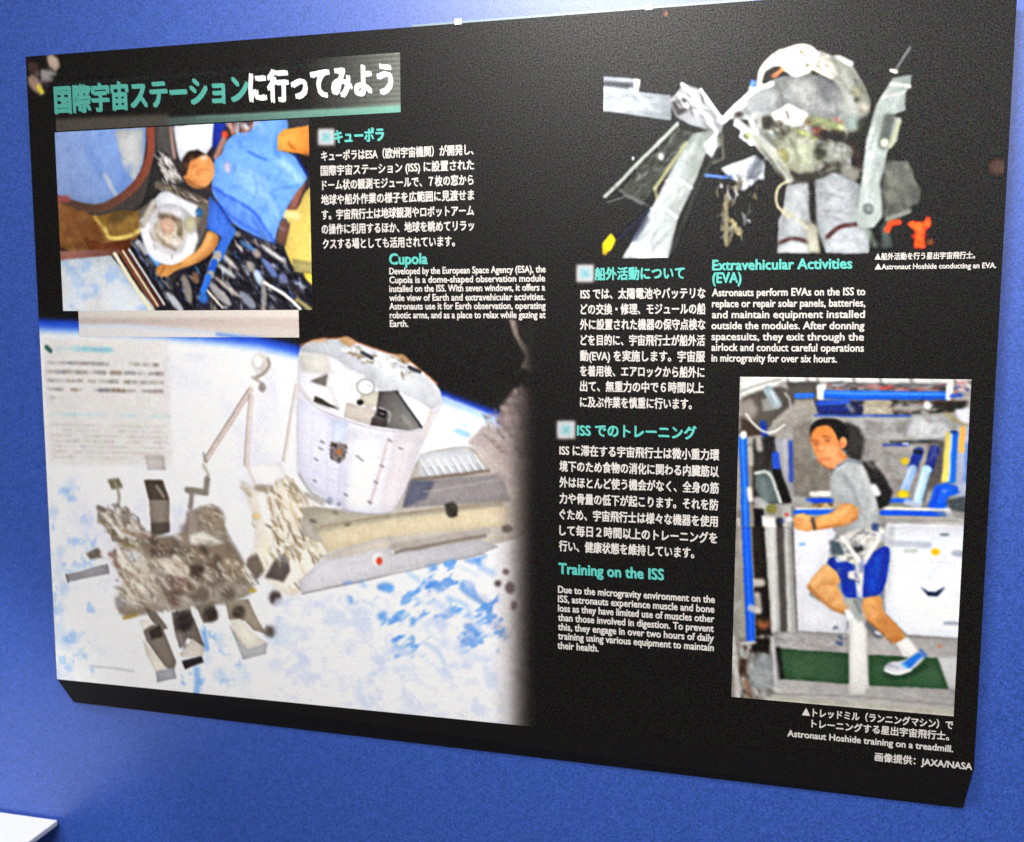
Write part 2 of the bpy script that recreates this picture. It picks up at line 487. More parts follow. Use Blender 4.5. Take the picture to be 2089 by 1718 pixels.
P.line([(455, 830), (482, 915), (640, 888), (722, 842)], 30, (228, 208, 118), 1, 5)
P.line([(380, 745), (450, 830)], 30, (190, 165, 90), .8, 8)
P.line([(100, 610), (180, 610)], 50, (165, 90, 90), .8, 8)
P.poly([(40, 1000), (560, 985), (570, 1025), (40, 1090)], (152, 104, 98), 1, 4)
P.poly([(40, 1075), (500, 1030), (810, 1400), (840, 1460), (40, 1460)], (206, 213, 222), 1, 3)
P.cloudy([(120, 1070), (500, 1040), (800, 1440), (150, 1440)], (160, 190, 232), .5, .68, 150, 4, .7)
P.cloudy([(120, 1070), (500, 1040), (800, 1440), (150, 1440)], (226, 222, 216), .55, .75, 120, 9, .7)
P.poly([(640, 930), (760, 880), (920, 1100), (860, 1180), (960, 1350), (1100, 1450), (860, 1450)], (44, 43, 52))
P.mess([(660, 950), (760, 900), (900, 1110), (1000, 1390), (900, 1400)], 34, [(190, 190, 192), (72, 66, 62), (30, 28, 32), (110, 104, 100), (90, 110, 150)], (50, 130), (10, 26), 55, 12, .8, 3, 1)
for a0, w, c in (((528, 1020), 30, (228, 220, 192)), ((566, 1006), 20, (140, 84, 60)), ((590, 998), 18, (226, 196, 160)), ((612, 992), 14, (120, 60, 50)), ((636, 986), 14, (228, 224, 220)), ((660, 984), 18, (46, 42, 44))):
    P.line([a0, (a0[0] + 262, a0[1] + 410)], w, c, 1, 2)
P.line([(775, 1000), (872, 1130)], 34, (84, 152, 222), 1, 5)
P.line([(700, 930), (760, 1010)], 40, (185, 185, 190), .9, 6)
P.poly([(960, 70), (1280, 30), (1262, 210), (1190, 300), (1100, 250), (1030, 340), (960, 210)], (226, 229, 238), 1, 4)
P.poly([(835, 60), (962, 60), (1010, 330), (850, 270)], (84, 80, 78), 1, 6)
P.line([(945, 80), (975, 300)], 26, (200, 160, 150), .7, 6)
P.poly([(1268, 20), (1372, 30), (1335, 180), (1258, 250)], (22, 54, 150), 1, 6)
P.ell((1352, 130), 28, 34, (196, 76, 54), 1, 6)
P.poly([(1370, 20), (1620, 0), (1600, 120), (1400, 140)], (110, 92, 92), 1, 4)
P.mess([(1370, 30), (1620, 10), (1600, 110), (1400, 130)], 22, [(190, 160, 150), (60, 50, 60), (160, 90, 70), (205, 205, 215), (70, 60, 66)], (50, 110), (16, 34), 75, 14, .9, 5, 3)
P.line([(1340, 170), (1288, 300)], 46, (160, 120, 112), 1, 6)
P.poly([(830, 210), (1000, 330), (1040, 480), (1255, 530), (1270, 690), (1150, 680), (880, 540), (800, 650), (700, 720), (780, 520)], (58, 55, 56), 1, 4)
P.poly([(862, 290), (950, 300), (1022, 450), (962, 490), (880, 400)], (186, 182, 178), 1, 8)
P.mess([(840, 230), (1000, 330), (1030, 470), (900, 500)], 20, [(210, 206, 202), (60, 55, 55), (120, 112, 108), (230, 225, 220)], (60, 130), (8, 22), 58, 14, .85, 3, 5)
P.line([(850, 505), (1000, 545), (1265, 665)], 56, (104, 94, 84), 1, 6)
P.mess([(850, 480), (1000, 520), (1265, 640), (1250, 690), (900, 560)], 18, [(150, 138, 122), (60, 52, 50), (190, 184, 176)], (50, 120), (8, 18), 28, 14, .7, 3, 6)
P.poly([(700, 700), (800, 620), (900, 560), (1260, 680), (1180, 900), (1080, 1110), (900, 1080), (760, 960)], (126, 116, 106), 1, 6)
P.poly([(870, 560), (930, 553), (1152, 662), (1132, 752), (1040, 762), (960, 722), (860, 692), (818, 622)], (226, 229, 236), 1, 5)
P.line([(1235, 690), (1150, 910)], 60, (104, 96, 92), 1, 6)
P.ell((940, 870), 205, 225, (204, 202, 208), 1, 6)
P.line([(745, 800), (800, 1000), (940, 1085), (1070, 1040), (1112, 900)], 86, (236, 236, 246), 1, 10)
P.line([(820, 640), (740, 800)], 50, (190, 184, 176), 1, 8)
P.ell((935, 850), 120, 120, (214, 202, 182), 1, 10)
P.line([(870, 740), (950, 742), (1020, 790), (1010, 900)], 44, (112, 96, 76), .9, 10)
P.ell((920, 815), 56, 66, (206, 168, 146), 1, 12)
P.ell((1090, 800), 46, 60, (190, 186, 150), .9, 12)
P.line([(850, 880), (900, 950), (980, 985)], 26, (130, 118, 100), .7, 8)
P.ell((990, 930), 40, 50, (225, 218, 205), .9, 10)
P.ell((1162, 712), 28, 34, (40, 100, 160), .9, 8)
P.mess([(740, 740), (860, 680), (1140, 760), (1120, 960), (960, 1060), (800, 980)], 34, [(236, 234, 238), (176, 168, 150), (120, 106, 88), (206, 196, 176), (150, 150, 156), (226, 206, 190)], (30, 100), (8, 22), 60, 30, .55, 6, 130)
P.mess([(880, 570), (930, 560), (1150, 665), (1130, 740), (960, 715)], 8, [(206, 210, 220), (240, 240, 244)], (60, 140), (12, 26), 28, 10, .5, 8, 131)
P.poly([(1400, 780), (1720, 930), (1820, 1000), (1880, 1150), (1970, 1220), (2050, 1260), (2050, 1460), (1000, 1460), (950, 1200), (1100, 1110), (1200, 1060), (1290, 960)], (48, 46, 55), 1, 3)
GP = [(205, 205, 212), (84, 128, 205), (140, 140, 146), (172, 154, 136), (36, 33, 40), (30, 28, 34), (62, 60, 84), (110, 112, 130)]
P.mess([(1400, 820), (1720, 950), (1860, 1150), (1990, 1300), (1990, 1430), (1040, 1430), (980, 1200), (1290, 1000)], 150, GP, (36, 110), (12, 34), 52, 18, .8, 4, 8)
P.mess([(1400, 820), (1720, 950), (1860, 1150), (1990, 1300), (1990, 1430), (1040, 1430), (980, 1200), (1290, 1000)], 90, [(30, 28, 34), (40, 38, 46), (24, 24, 32)], (60, 150), (16, 40), 52, 20, .8, 4, 9)
for p, w, c in ([((1650, 970), (1770, 1060)), 32, (222, 220, 220)], [((1340, 1030), (1424, 1112)), 34, (206, 202, 198)], [((1320, 1112), (1412, 1182)), 34, (200, 205, 205)], [((1570, 990), (1605, 1030)), 50, (170, 160, 152)],
                [((1585, 1160), (1622, 1235)), 50, (205, 226, 244)], [((1530, 1090), (1560, 1140)), 54, (168, 160, 155)], [((1300, 1212), (1440, 1322)), 26, (204, 194, 184)], [((1262, 1270), (1372, 1378)), 60, (184, 180, 182)],
                [((1640, 1240), (1640, 1422)), 40, (162, 158, 154)], [((1480, 1322), (1560, 1402)), 60, (150, 156, 172)], [((1650, 1080), (1722, 1172)), 48, (110, 132, 192)], [((1770, 1180), (1800, 1225)), 60, (116, 126, 168)],
                [((1050, 1210), (1084, 1352)), 60, (150, 142, 134)], [((1120, 1170), (1140, 1230)), 50, (136, 106, 86)], [((935, 1330), (1022, 1432)), 50, (200, 206, 212)], [((1480, 930), (1560, 985)), 26, (90, 140, 200)], [((1410, 850), (1460, 880)), 34, (150, 145, 140)]):
    p0, p1 = np.array(p[0], float), np.array(p[1], float); d_ = (p1 - p0) * .25
    P.stroke(p0 - d_, (p0 + p1) / 2 + d_[::-1] * .15, p1 + d_, w * 1.1, c, .85, 7)
P.line([(1650, 1232), (1830, 1342), (1915, 1432)], 22, (236, 233, 226), 1, 2)
P.line([(1218, 1288), (1335, 1425)], 15, (232, 222, 202), 1, 2)
P.ell((1190, 1345), 40, 46, (60, 112, 196), .9, 8)
P.line([(1890, 1362), (1990, 1432)], 28, (168, 160, 108), .9, 5)
P.line([(1395, 850), (1300, 1040)], 78, (62, 112, 206), 1, 4)
P.line([(1300, 1030), (1262, 1102)], 62, (168, 164, 160), 1, 4)
P.line([(1272, 1088), (1240, 1172)], 58, (48, 98, 200), 1, 3)
P.line([(1248, 1170), (1222, 1200)], 54, (150, 155, 160), 1, 3)
P.line([(1226, 1196), (1192, 1290)], 52, (56, 116, 216), 1, 3)
P.poly([(1870, 250), (2050, 280), (2050, 500), (1955, 430)], (36, 27, 27), 1, 3)
P.poly([(2050, 470), (2050, 1150), (1940, 1152), (1870, 1130), (1830, 1060), (1800, 980), (1790, 900), (1830, 770), (1778, 735), (1830, 680), (1900, 690), (1945, 555)], (214, 190, 104), 1, 3)
P.line([(1790, 712), (1890, 735)], 60, (236, 208, 146), 1, 10)
P.poly([(1880, 540), (1968, 480), (1932, 562), (1890, 682), (1815, 694), (1838, 640)], (150, 96, 82), 1, 6)
P.poly([(1765, 755), (1842, 790), (1802, 965), (1735, 925)], (120, 84, 74), 1, 6)
P.poly([(1855, 1060), (2050, 1085), (2050, 1175), (1870, 1155)], (164, 152, 100), 1, 6)
P.poly([(1935, 1160), (2050, 1170), (2050, 1290), (1960, 1212)], (226, 200, 84), 1, 4)
P.poly([(1570, -20), (1820, -20), (1835, 100), (1765, 135), (1745, 250), (1862, 270), (1905, 330), (1965, 430), (1962, 475), (1882, 560), (1832, 650), (1782, 740), (1742, 840), (1722, 945), (1600, 890), (1450, 822), (1380, 760), (1330, 680), (1245, 545), (1268, 420), (1268, 320), (1332, 280), (1352, 180), (1440, 112), (1560, 112)], (116, 166, 240), 1, 2)
P.poly([(1245, 530), (1380, 770), (1560, 880), (1700, 935), (1600, 760), (1450, 660), (1330, 540)], (84, 130, 230), .75, 16)
P.line([(1262, 520), (1400, 604), (1560, 690), (1640, 800), (1722, 935)], 20, (58, 98, 214), .9, 6)
P.line([(1300, 640), (1420, 760), (1600, 860)], 14, (60, 100, 214), .7, 5)
P.line([(1525, 250), (1600, 295), (1665, 318)], 20, (72, 122, 220), .9, 6)
P.line([(1742, 130), (1722, 255), (1760, 300)], 26, (84, 134, 228), .7, 9)
P.poly([(1400, 380), (1560, 360), (1700, 560), (1640, 680), (1480, 560)], (158, 200, 250), .7, 34)
P.poly([(1440, 160), (1560, 150), (1680, 140), (1640, 210), (1480, 240)], (96, 148, 236), .6, 22)
P.line([(1790, 330), (1905, 470)], 60, (170, 210, 252), .8, 16)
P.line([(1720, 540), (1840, 520), (1900, 500)], 22, (78, 126, 224), .6, 8)
P.line([(1600, 20), (1640, 100)], 40, (140, 180, 240), .7, 12)
P.line([(1690, 620), (1740, 720)], 30, (150, 195, 248), .7, 12)
P.line([(1560, 420), (1600, 520), (1560, 620)], 16, (90, 138, 232), .5, 8)
P.line([(1500, 110), (1590, 40)], 26, (205, 175, 170), .5, 8)
P.ell((1372, 372), 28, 46, (200, 192, 206), .85, 8)
P.line([(1872, 262), (1925, 350), (1968, 432)], 18, (24, 44, 128), 1, 3)
P.poly([(1235, 580), (1330, 680), (1402, 790), (1372, 900), (1330, 905), (1300, 872), (1215, 832), (1228, 720)], (72, 118, 218), 1, 3)
P.line([(1300, 640), (1392, 780)], 18, (36, 62, 160), .8, 5)
P.poly([(1745, 140), (1790, 92), (1960, 62), (2050, 50), (2050, 300), (1900, 268), (1745, 250)], (236, 168, 82), 1, 3, g=((1760, 140), (1960, 260), (222, 138, 60)))
P.line([(1830, 195), (1880, 245)], 20, (176, 100, 46), .8, 6)
P.poly([(1930, 255), (2050, 270), (2050, 310), (1940, 280)], (150, 90, 50), .7, 8)
P.ell((1155, 395), 122, 136, (218, 142, 82), 1, 3, g=((1080, 320), (1230, 480), (238, 172, 112)))
P.poly([(1030, 440), (1035, 310), (1080, 255), (1150, 240), (1215, 285), (1160, 292), (1090, 330), (1062, 430)], (62, 46, 40), 1, 6)
P.ell((1195, 300), 26, 20, (240, 215, 200), .8, 8)
P.line([(1105, 372), (1150, 366)], 16, (150, 86, 48), .5, 8)
P.line([(1180, 384), (1222, 394)], 14, (160, 96, 56), .4, 8)
P.line([(1150, 390), (1140, 430), (1165, 440)], 18, (186, 110, 60), .5, 10)
P.line([(1120, 470), (1190, 486)], 16, (170, 90, 60), .35, 8)
P.line([(1065, 470), (1150, 525), (1240, 525)], 24, (120, 74, 50), .7, 8)
P.poly([(1220, 835), (1315, 880), (1295, 970), (1205, 1062), (1085, 1112), (985, 1142), (925, 1192), (860, 1192), (828, 1140), (870, 1088), (960, 1110), (1080, 1052), (1160, 980), (1200, 900)], (218, 154, 90), 1, 3)
P.line([(1240, 880), (1190, 1000), (1050, 1080)], 40, (238, 184, 120), .8, 12)
P.line([(900, 1120), (870, 1170)], 16, (160, 96, 56), .7, 5)
P.line([(1290, 900), (1260, 1000), (1150, 1080)], 16, (160, 100, 56), .6, 6)
P.mess([(1300, 320), (1450, 120), (1740, 130), (1740, 250), (1950, 430), (1830, 650), (1720, 930), (1400, 760), (1260, 520)], 70, [(90, 140, 232), (150, 192, 248), (116, 164, 240), (72, 118, 222), (176, 212, 252)], (50, 190), (10, 34), 55, 35, .36, 10, 180)
P.mess([(1050, 340), (1150, 270), (1260, 340), (1260, 470), (1180, 520), (1060, 470)], 22, [(238, 172, 112), (196, 118, 66), (246, 196, 140), (170, 98, 56)], (20, 70), (12, 28), 60, 50, .35, 10, 181)
P.mess([(1240, 620), (1390, 790), (1350, 890), (1230, 830)], 14, [(58, 98, 200), (96, 140, 232), (44, 80, 180)], (30, 110), (10, 20), 65, 20, .4, 7, 182)
P.mess([(120, 620), (420, 760), (720, 700), (720, 860), (540, 990), (120, 980)], 50, [(164, 118, 72), (110, 72, 42), (180, 140, 80), (130, 92, 56), (90, 62, 44)], (50, 170), (12, 34), 15, 35, .38, 10, 183)
P.part('printed_astronaut',
       [(1570, -20), (1820, -20), (1835, 90), (1960, 60), (2050, 50), (2050, 300), (1905, 270), (1965, 430), (1962, 475), (1882, 560), (1782, 740), (1722, 945), (1600, 890), (1402, 790), (1372, 900), (1295, 970), (1205, 1062), (1085, 1112), (985, 1142), (925, 1192), (860, 1192), (828, 1140), (870, 1088), (960, 1110), (1080, 1052), (1160, 980), (1215, 832), (1240, 560), (1140, 530), (1040, 440), (1040, 300), (1150, 245), (1268, 320), (1352, 180), (1440, 112)])
P.part('printed_window', [(40, 60), (765, 60), (757, 250), (732, 380), (682, 480), (602, 570), (502, 632), (400, 665), (300, 660), (200, 632), (40, 590)])
P.finish('photo_print', panel, 'small photo of astronaut in blue shirt by round window', gain=0.95, warp=0.16)

# ---- photograph 2: station module above the clouded earth
P = Picture([(73, 600), (1104, 640), (1091, 1486), (116, 1386)], K0, 1)
W0 = (239, 239, 244)
P.frame(0, 0, 1)
LIMB = [(60, 656), (161, 661), (333, 672), (448, 683), (525, 692), (607, 711), (700, 736), (800, 766), (902, 805), (1014, 846), (1120, 888)]
P.poly([(x, y - 6) for x, y in LIMB] + [(1120, 1520), (60, 1520)], (38, 76, 205), 1, 5)
P.poly([(x, y + 11) for x, y in LIMB] + [(1120, 1520), (60, 1520)], (120, 170, 246), 1, 6)
P.poly([(x, y + 20) for x, y in LIMB] + [(1120, 1520), (60, 1520)], W0, 1, 6)
P.cloudy([(110, 1130), (600, 1130), (620, 1480), (110, 1390)], (170, 200, 242), .57, .78, 90, 5, .35)
P.cloudy([(90, 720), (560, 720), (600, 1200), (110, 1200)], (222, 222, 240), .5, .75, 120, 6, .6)
P.poly([(86, 690), (344, 694), (352, 950), (100, 950)], (222, 218, 214), .75, 5)
P.vol = 0.7
# C frame: left truss, blue gaps in the cloud
P.frame(80, 940, 3.655)
for c, rx, ry, a in (((105, 385), 34, 40, .8), ((220, 220), 60, 90, .4), ((150, 690), 36, 60, .65), ((185, 960), 40, 44, .75), ((150, 1110), 36, 50, .75), ((230, 600), 30, 34, .6), ((220, 1340), 76, 80, .35), ((310, 1460), 36, 40, .35), ((370, 460), 30, 30, .5), ((1035, 370), 26, 30, .55), ((1340, 1330), 30, 60, .6), ((1350, 1600), 60, 50, .5), ((1750, 1525), 40, 44, .4), ((460, 1420), 60, 40, .2), ((130, 800), 30, 60, .4), ((160, 1240), 30, 60, .45), ((1240, 1480), 30, 50, .5)):
    P.ell(c, rx * .8, ry * .9, (96, 156, 236), a * .55, 26, 20)
P.line([(1222, 1250), (1250, 1400)], 44, (96, 158, 238), .7, 9)
P.line([(1180, 1550), (1176, 1720)], 50, (110, 166, 238), .65, 10)
P.cloudy([(90, 200), (420, 200), (420, 1600), (110, 1600)], (110, 166, 236), .60, .76, 110, 12, .42)
P.cloudy([(1060, 1250), (1500, 1250), (1500, 1720), (1060, 1720)], (100, 160, 236), .62, .76, 90, 13, .5)
# faint writing of the left column
P.frame(0, 0, 1)
r = np.random.default_rng(9)
def smudges(x0, x1, y, h, col, a, seed, sl=0.02):
    r = np.random.default_rng(seed); x = x0
    while x < x1:
        w = 4 + r.random() * 16
        if r.random() < .75:
            P.line([(x, y + (x - x0) * sl), (min(x1, x + w), y + (min(x1, x + w) - x0) * sl)], h * (.6 + .6 * r.random()), np.array(col) + r.normal(size=3) * 10, a * (.35 + .65 * r.random()), 2.0)
        x += w * .9
P.line([(95, 708), (103, 716)], 10, (50, 96, 84), .9, 1.5)
P.line([(150, 712), (226, 714)], 11, (140, 205, 212), .55, 3); P.line([(112, 711), (160, 712)], 10, (196, 214, 220), .6, 3)
smudges(150, 226, 712.5, 9, (110, 190, 200), .35, 61)
for i, y in enumerate((740, 758, 776, 794)): smudges(96 + i, 332, y, 7, (132, 126, 120), .75, 20 + i)
smudges(100, 130, 811, 6, (150, 146, 140), .5, 30)
smudges(102, 345, 845, 7, (160, 210, 220), .4, 31)
for i in range(7): smudges(104 + i, 343, 866 + 11 * i, 5, (180, 174, 168), .45, 40 + i)
P.frame(80, 940, 3.655)
P.line([(380, 1532), (560, 1545), (700, 1572)], 16, (160, 160, 165), .5, 5)
P.poly([(790, -40), (930, -40), (945, 70), (806, 70)], (192, 184, 180), .85, 6)
P.line([(800, 130), (830, 560)], 10, (235, 235, 238), .8, 4)
P.poly([(780, 140), (922, 140), (972, 280), (972, 530), (838, 570), (818, 290)], (142, 130, 120), 1, 4)
P.poly([(786, 148), (915, 148), (964, 292), (826, 292)], (80, 70, 60), 1, 6)
P.line([(876, 190), (930, 270)], 22, (168, 158, 140), .8, 6)
P.poly([(836, 462), (974, 462), (974, 532), (838, 568)], (84, 74, 70), .95, 8)
P.poly([(508, 140), (596, 128), (624, 200), (540, 214)], (112, 104, 80), 1, 9)
P.line([(560, 150), (600, 250), (592, 330)], 26, (150, 140, 122), .9, 8)
P.poly([(438, 338), (494, 350), (544, 420), (500, 482), (436, 440)], (140, 130, 114), 1, 8)
P.poly([(572, 350), (652, 338), (686, 440), (600, 434)], (152, 140, 130), 1, 8)
P.line([(640, 400), (700, 470)], 40, (112, 102, 98), .9, 8)
BODY = [(436, 430), (560, 490), (700, 462), (830, 560), (1080, 560), (1094, 400), (1200, 340), (1330, 330), (1392, 420), (1372, 482), (1440, 610), (1522, 740), (1562, 830), (1622, 940), (1560, 1000), (1450, 1052), (1100, 1112), (960, 1122), (850, 1132), (700, 1162), (620, 1160), (566, 1080), (640, 940), (618, 830), (520, 760), (640, 700), (556, 560)]
P.poly(BODY, (146, 133, 117), 1, 14)
BP = [(96, 86, 76), (122, 110, 97), (160, 148, 132), (202, 194, 180), (228, 222, 212), (82, 72, 64), (118, 104, 92), (134, 122, 108), (150, 132, 112)]
P.mess(BODY, 110, BP, (30, 110), (10, 26), 42, 26, .6, 7, 21)
P.mess([(440, 340), (660, 330), (840, 560), (640, 700), (540, 560)], 60, [(120, 106, 92), (160, 148, 134), (226, 222, 216), (90, 78, 70)], (40, 110), (14, 32), 50, 22, .8, 5, 22)
P.frame(180, 960, 3.168)
P.poly([(340, 460), (560, 430), (600, 520), (470, 580), (360, 560)], (130, 112, 98), .8, 12)
P.poly([(640, 470), (900, 470), (1010, 640), (820, 650), (660, 580)], (136, 118, 101), .85, 14)
P.poly([(780, 560), (960, 560), (1020, 660), (900, 700)], (162, 142, 118), .85, 14)
P.poly([(520, 490), (600, 490), (620, 560), (560, 570)], (104, 94, 84), .85, 12)
P.poly([(720, 240), (800, 220), (870, 290), (880, 380), (780, 390)], (158, 142, 122), .8, 10)
P.mess([(720, 240), (800, 220), (870, 290), (890, 400), (760, 390)], 12, [(200, 188, 168), (120, 104, 88), (226, 220, 208)], (40, 120), (8, 16), 35, 14, .7, 4, 101)
P.poly([(640, 260), (700, 250), (720, 400), (640, 420)], (160, 144, 136), .85, 9)
P.poly([(650, 420), (740, 390), (885, 468), (760, 490), (660, 476)], (232, 227, 218), .95, 9)
P.line([(690, 440), (820, 470)], 12, (176, 160, 142), .6, 5)
P.poly([(425, 580), (520, 560), (705, 735), (640, 715), (500, 665)], (228, 218, 204), .95, 9)
P.line([(560, 560), (640, 650)], 40, (232, 224, 212), .9, 7); P.line([(570, 580), (630, 640)], 10, (182, 134, 104), .85, 4)
P.line([(540, 650), (690, 730)], 12, (206, 160, 140), .5, 4)
P.poly([(495, 680), (640, 690), (690, 770), (520, 805)], (138, 110, 101), .85, 11)
P.poly([(400, 640), (480, 660), (460, 760), (370, 760)], (140, 122, 106), .8, 12)
P.poly([(430, 830), (700, 790), (900, 740), (1080, 720), (1060, 790), (700, 880), (440, 900)], (182, 171, 160), .75, 14)
P.poly([(150, 490), (240, 470), (345, 520), (430, 600), (500, 660), (520, 760), (440, 830), (300, 880), (190, 880), (170, 800), (230, 740), (190, 640)], (224, 216, 203), .8, 22)
P.mess([(150, 490), (345, 520), (500, 660), (440, 830), (200, 880), (190, 640)], 26, [(140, 118, 102), (160, 140, 124), (112, 92, 80), (236, 230, 220)], (40, 120), (12, 28), 52, 14, .75, 7, 140)
P.poly([(60, 230), (150, 250), (260, 300), (400, 420), (330, 430), (200, 360), (90, 300)], (226, 220, 210), .7, 14)
P.mess([(60, 230), (150, 250), (260, 290), (410, 430), (300, 470), (130, 400)], 24, [(120, 102, 88), (150, 132, 116), (96, 80, 68), (238, 232, 224)], (30, 80), (12, 24), 50, 18, .75, 6, 141)
P.line([(600, 440), (560, 420)], 26, (224, 220, 214), .6, 8)
P.poly([(240, 520), (320, 520), (345, 560), (280, 600)], (212, 210, 212), .9, 9)
for p, w, c in (([(200, 580), (290, 690), (380, 800)], 34, (230, 222, 208)), ([(240, 640), (330, 720)], 22, (160, 136, 116)), ([(140, 540), (200, 620)], 26, (150, 112, 100)), ([(215, 680), (300, 800)], 24, (152, 128, 108)),
                ([(210, 540), (260, 640)], 18, (236, 230, 218)), ([(300, 760), (350, 830)], 18, (140, 112, 96)), ([(100, 280), (180, 380), (300, 440)], 26, (228, 222, 212)), ([(70, 330), (150, 360)], 28, (150, 138, 114)),
                ([(130, 390), (200, 450), (260, 470)], 24, (118, 100, 84)), ([(160, 350), (220, 430)], 16, (236, 232, 226)), ([(230, 390), (330, 420), (400, 430)], 30, (160, 136, 118)), ([(230, 480), (310, 490)], 26, (130, 118, 70)),
                ([(300, 330), (350, 370)], 16, (176, 156, 146)), ([(60, 240), (110, 260)], 24, (128, 116, 104)), ([(1000, 640), (1080, 760)], 26, (238, 232, 222)), ([(930, 650), (1000, 680)], 10, (226, 210, 178)), ([(480, 570), (580, 590)], 12, (210, 196, 180))):
    P.line(p, w, c, .85, 7)
for c, rx, ry, col in (((705, 652), 46, 46, (68, 55, 50)), ((830, 582), 38, 30, (102, 88, 76)), ((840, 650), 34, 24, (112, 96, 82)), ((562, 842), 40, 36, (106, 82, 74)), ((738, 806), 46, 44, (106, 90, 82)), ((905, 792), 46, 40, (98, 84, 74)), ((210, 852), 30, 36, (150, 144, 152)), ((425, 462), 30, 20, (98, 84, 74)), ((240, 310), 26, 24, (112, 98, 98)), ((620, 372), 22, 24, (118, 104, 112)), ((155, 556), 20, 26, (130, 96, 88))):
    P.ell(c, rx, ry, col, .9, 15)
P.mess([(400, 450), (880, 420), (1000, 620), (1060, 740), (520, 860), (360, 760)], 16, [(66, 54, 47), (84, 70, 60), (58, 48, 44)], (50, 130), (20, 44), 40, 30, .6, 11, 190)
P.mess([(300, 560), (880, 430), (1000, 640), (900, 760), (420, 860)], 16, [(236, 230, 222), (218, 208, 194)], (40, 120), (10, 24), 42, 20, .7, 7, 191)
P.mess([(60, 240), (260, 240), (420, 440), (1000, 600), (1080, 760), (420, 900), (200, 860), (160, 560)], 130, [(240, 236, 230), (74, 60, 52), (176, 160, 144), (128, 106, 90), (226, 216, 202)], (20, 80), (6, 15), 42, 24, .65, 4, 103)
P.frame(80, 940, 3.655)
P.poly([(350, 690), (440, 650), (486, 722), (380, 736)], (112, 102, 94), 1, 9)
P.line([(470, 700), (540, 740)], 40, (230, 226, 222), .8, 9)
P.poly([(196, 852), (512, 768), (524, 842), (220, 902)], (160, 157, 162), 1, 4)
P.line([(204, 850), (218, 905)], 18, (112, 108, 112), 1, 4)
P.poly([(786, 1092), (872, 1132), (966, 1250), (900, 1266), (828, 1180)], (120, 108, 100), 1, 6)
P.poly([(740, 1190), (830, 1190), (840, 1270), (780, 1270)], (226, 220, 208), .9, 8)
P.poly([(776, 1270), (846, 1220), (926, 1252), (1024, 1500), (1002, 1562), (940, 1542), (868, 1440), (800, 1342)], (130, 118, 108), 1, 5)
P.poly([(816, 1270), (900, 1222), (926, 1310), (836, 1336)], (60, 52, 48), 1, 8)
P.poly([(776, 1330), (862, 1450), (954, 1548), (868, 1574), (796, 1440)], (228, 222, 208), 1, 5)
P.poly([(868, 1572), (1004, 1540), (1024, 1622), (880, 1654)], (164, 164, 170), 1, 4)
P.line([(940, 1130), (1040, 1500)], 30, (238, 238, 246), .9, 8)
P.poly([(988, 1132), (1122, 1102), (1154, 1180), (1196, 1280), (1236, 1392), (1110, 1320), (1050, 1402), (1010, 1272)], (116, 106, 98), 1, 5)
P.ell((1082, 1202), 62, 72, (48, 41, 40), .95, 15)
P.mess([(1020, 1130), (1144, 1130), (1144, 1274), (1020, 1274)], 5, [(120, 106, 94), (30, 26, 26), (60, 52, 48)], (20, 60), (8, 18), 50, 30, .6, 5, 1082)
P.line([(1040, 1310), (1092, 1390)], 50, (140, 128, 126), .9, 7)
P.poly([(1048, 1442), (1142, 1326), (1236, 1402), (1222, 1452), (1076, 1474)], (216, 207, 197), 1, 4)
P.poly([(1064, 1492), (1212, 1456), (1226, 1502), (1086, 1556)], (46, 41, 46), 1, 5)
P.poly([(1166, 1082), (1302, 1050), (1334, 1182), (1226, 1214)], (138, 127, 114), 1, 5)
P.ell((1276, 1146), 56, 58, (54, 47, 42), .95, 15)
P.mess([(1220, 1088), (1332, 1088), (1332, 1204), (1220, 1204)], 5, [(120, 106, 94), (30, 26, 26), (60, 52, 48)], (20, 60), (8, 18), 50, 30, .6, 5, 1276)
P.line([(1140, 1090), (1220, 1260)], 26, (235, 235, 240), .9, 6)
P.poly([(1386, 1052), (1562, 1030), (1602, 1120), (1690, 1290), (1600, 1264), (1530, 1192), (1416, 1182)], (162, 150, 132), 1, 4)
P.ell((1490, 1130), 50, 50, (74, 65, 57), .95, 15)
P.mess([(1440, 1080), (1540, 1080), (1540, 1180), (1440, 1180)], 5, [(120, 106, 94), (30, 26, 26), (60, 52, 48)], (20, 60), (8, 18), 50, 30, .6, 5, 1490)
P.poly([(1416, 1222), (1542, 1400), (1706, 1358), (1694, 1442), (1520, 1484)], (190, 190, 193), 1, 4)
P.poly([(1424, 1192), (1500, 1178), (1604, 1290), (1706, 1360), (1540, 1404)], (234, 228, 216), 1, 4)
P.line([(1430, 1230), (1540, 1400)], 8, (200, 150, 120), .7, 3)
P.ell((1722, 1272), 46, 40, (92, 82, 76), .95, 15)
P.mess([(1676, 1232), (1768, 1232), (1768, 1312), (1676, 1312)], 5, [(120, 106, 94), (30, 26, 26), (60, 52, 48)], (20, 60), (8, 18), 50, 30, .6, 5, 1722)
P.ell((1760, 1020), 42, 52, (62, 48, 46), .95, 15)
P.mess([(1718, 968), (1802, 968), (1802, 1072), (1718, 1072)], 5, [(120, 106, 94), (30, 26, 26), (60, 52, 48)], (20, 60), (8, 18), 50, 30, .6, 5, 1760)
P.ell((1590, 970), 34, 14, (192, 162, 66), .9, 6)
P.line([(632, 1172), (722, 1150)], 28, (166, 134, 60), .9, 8)
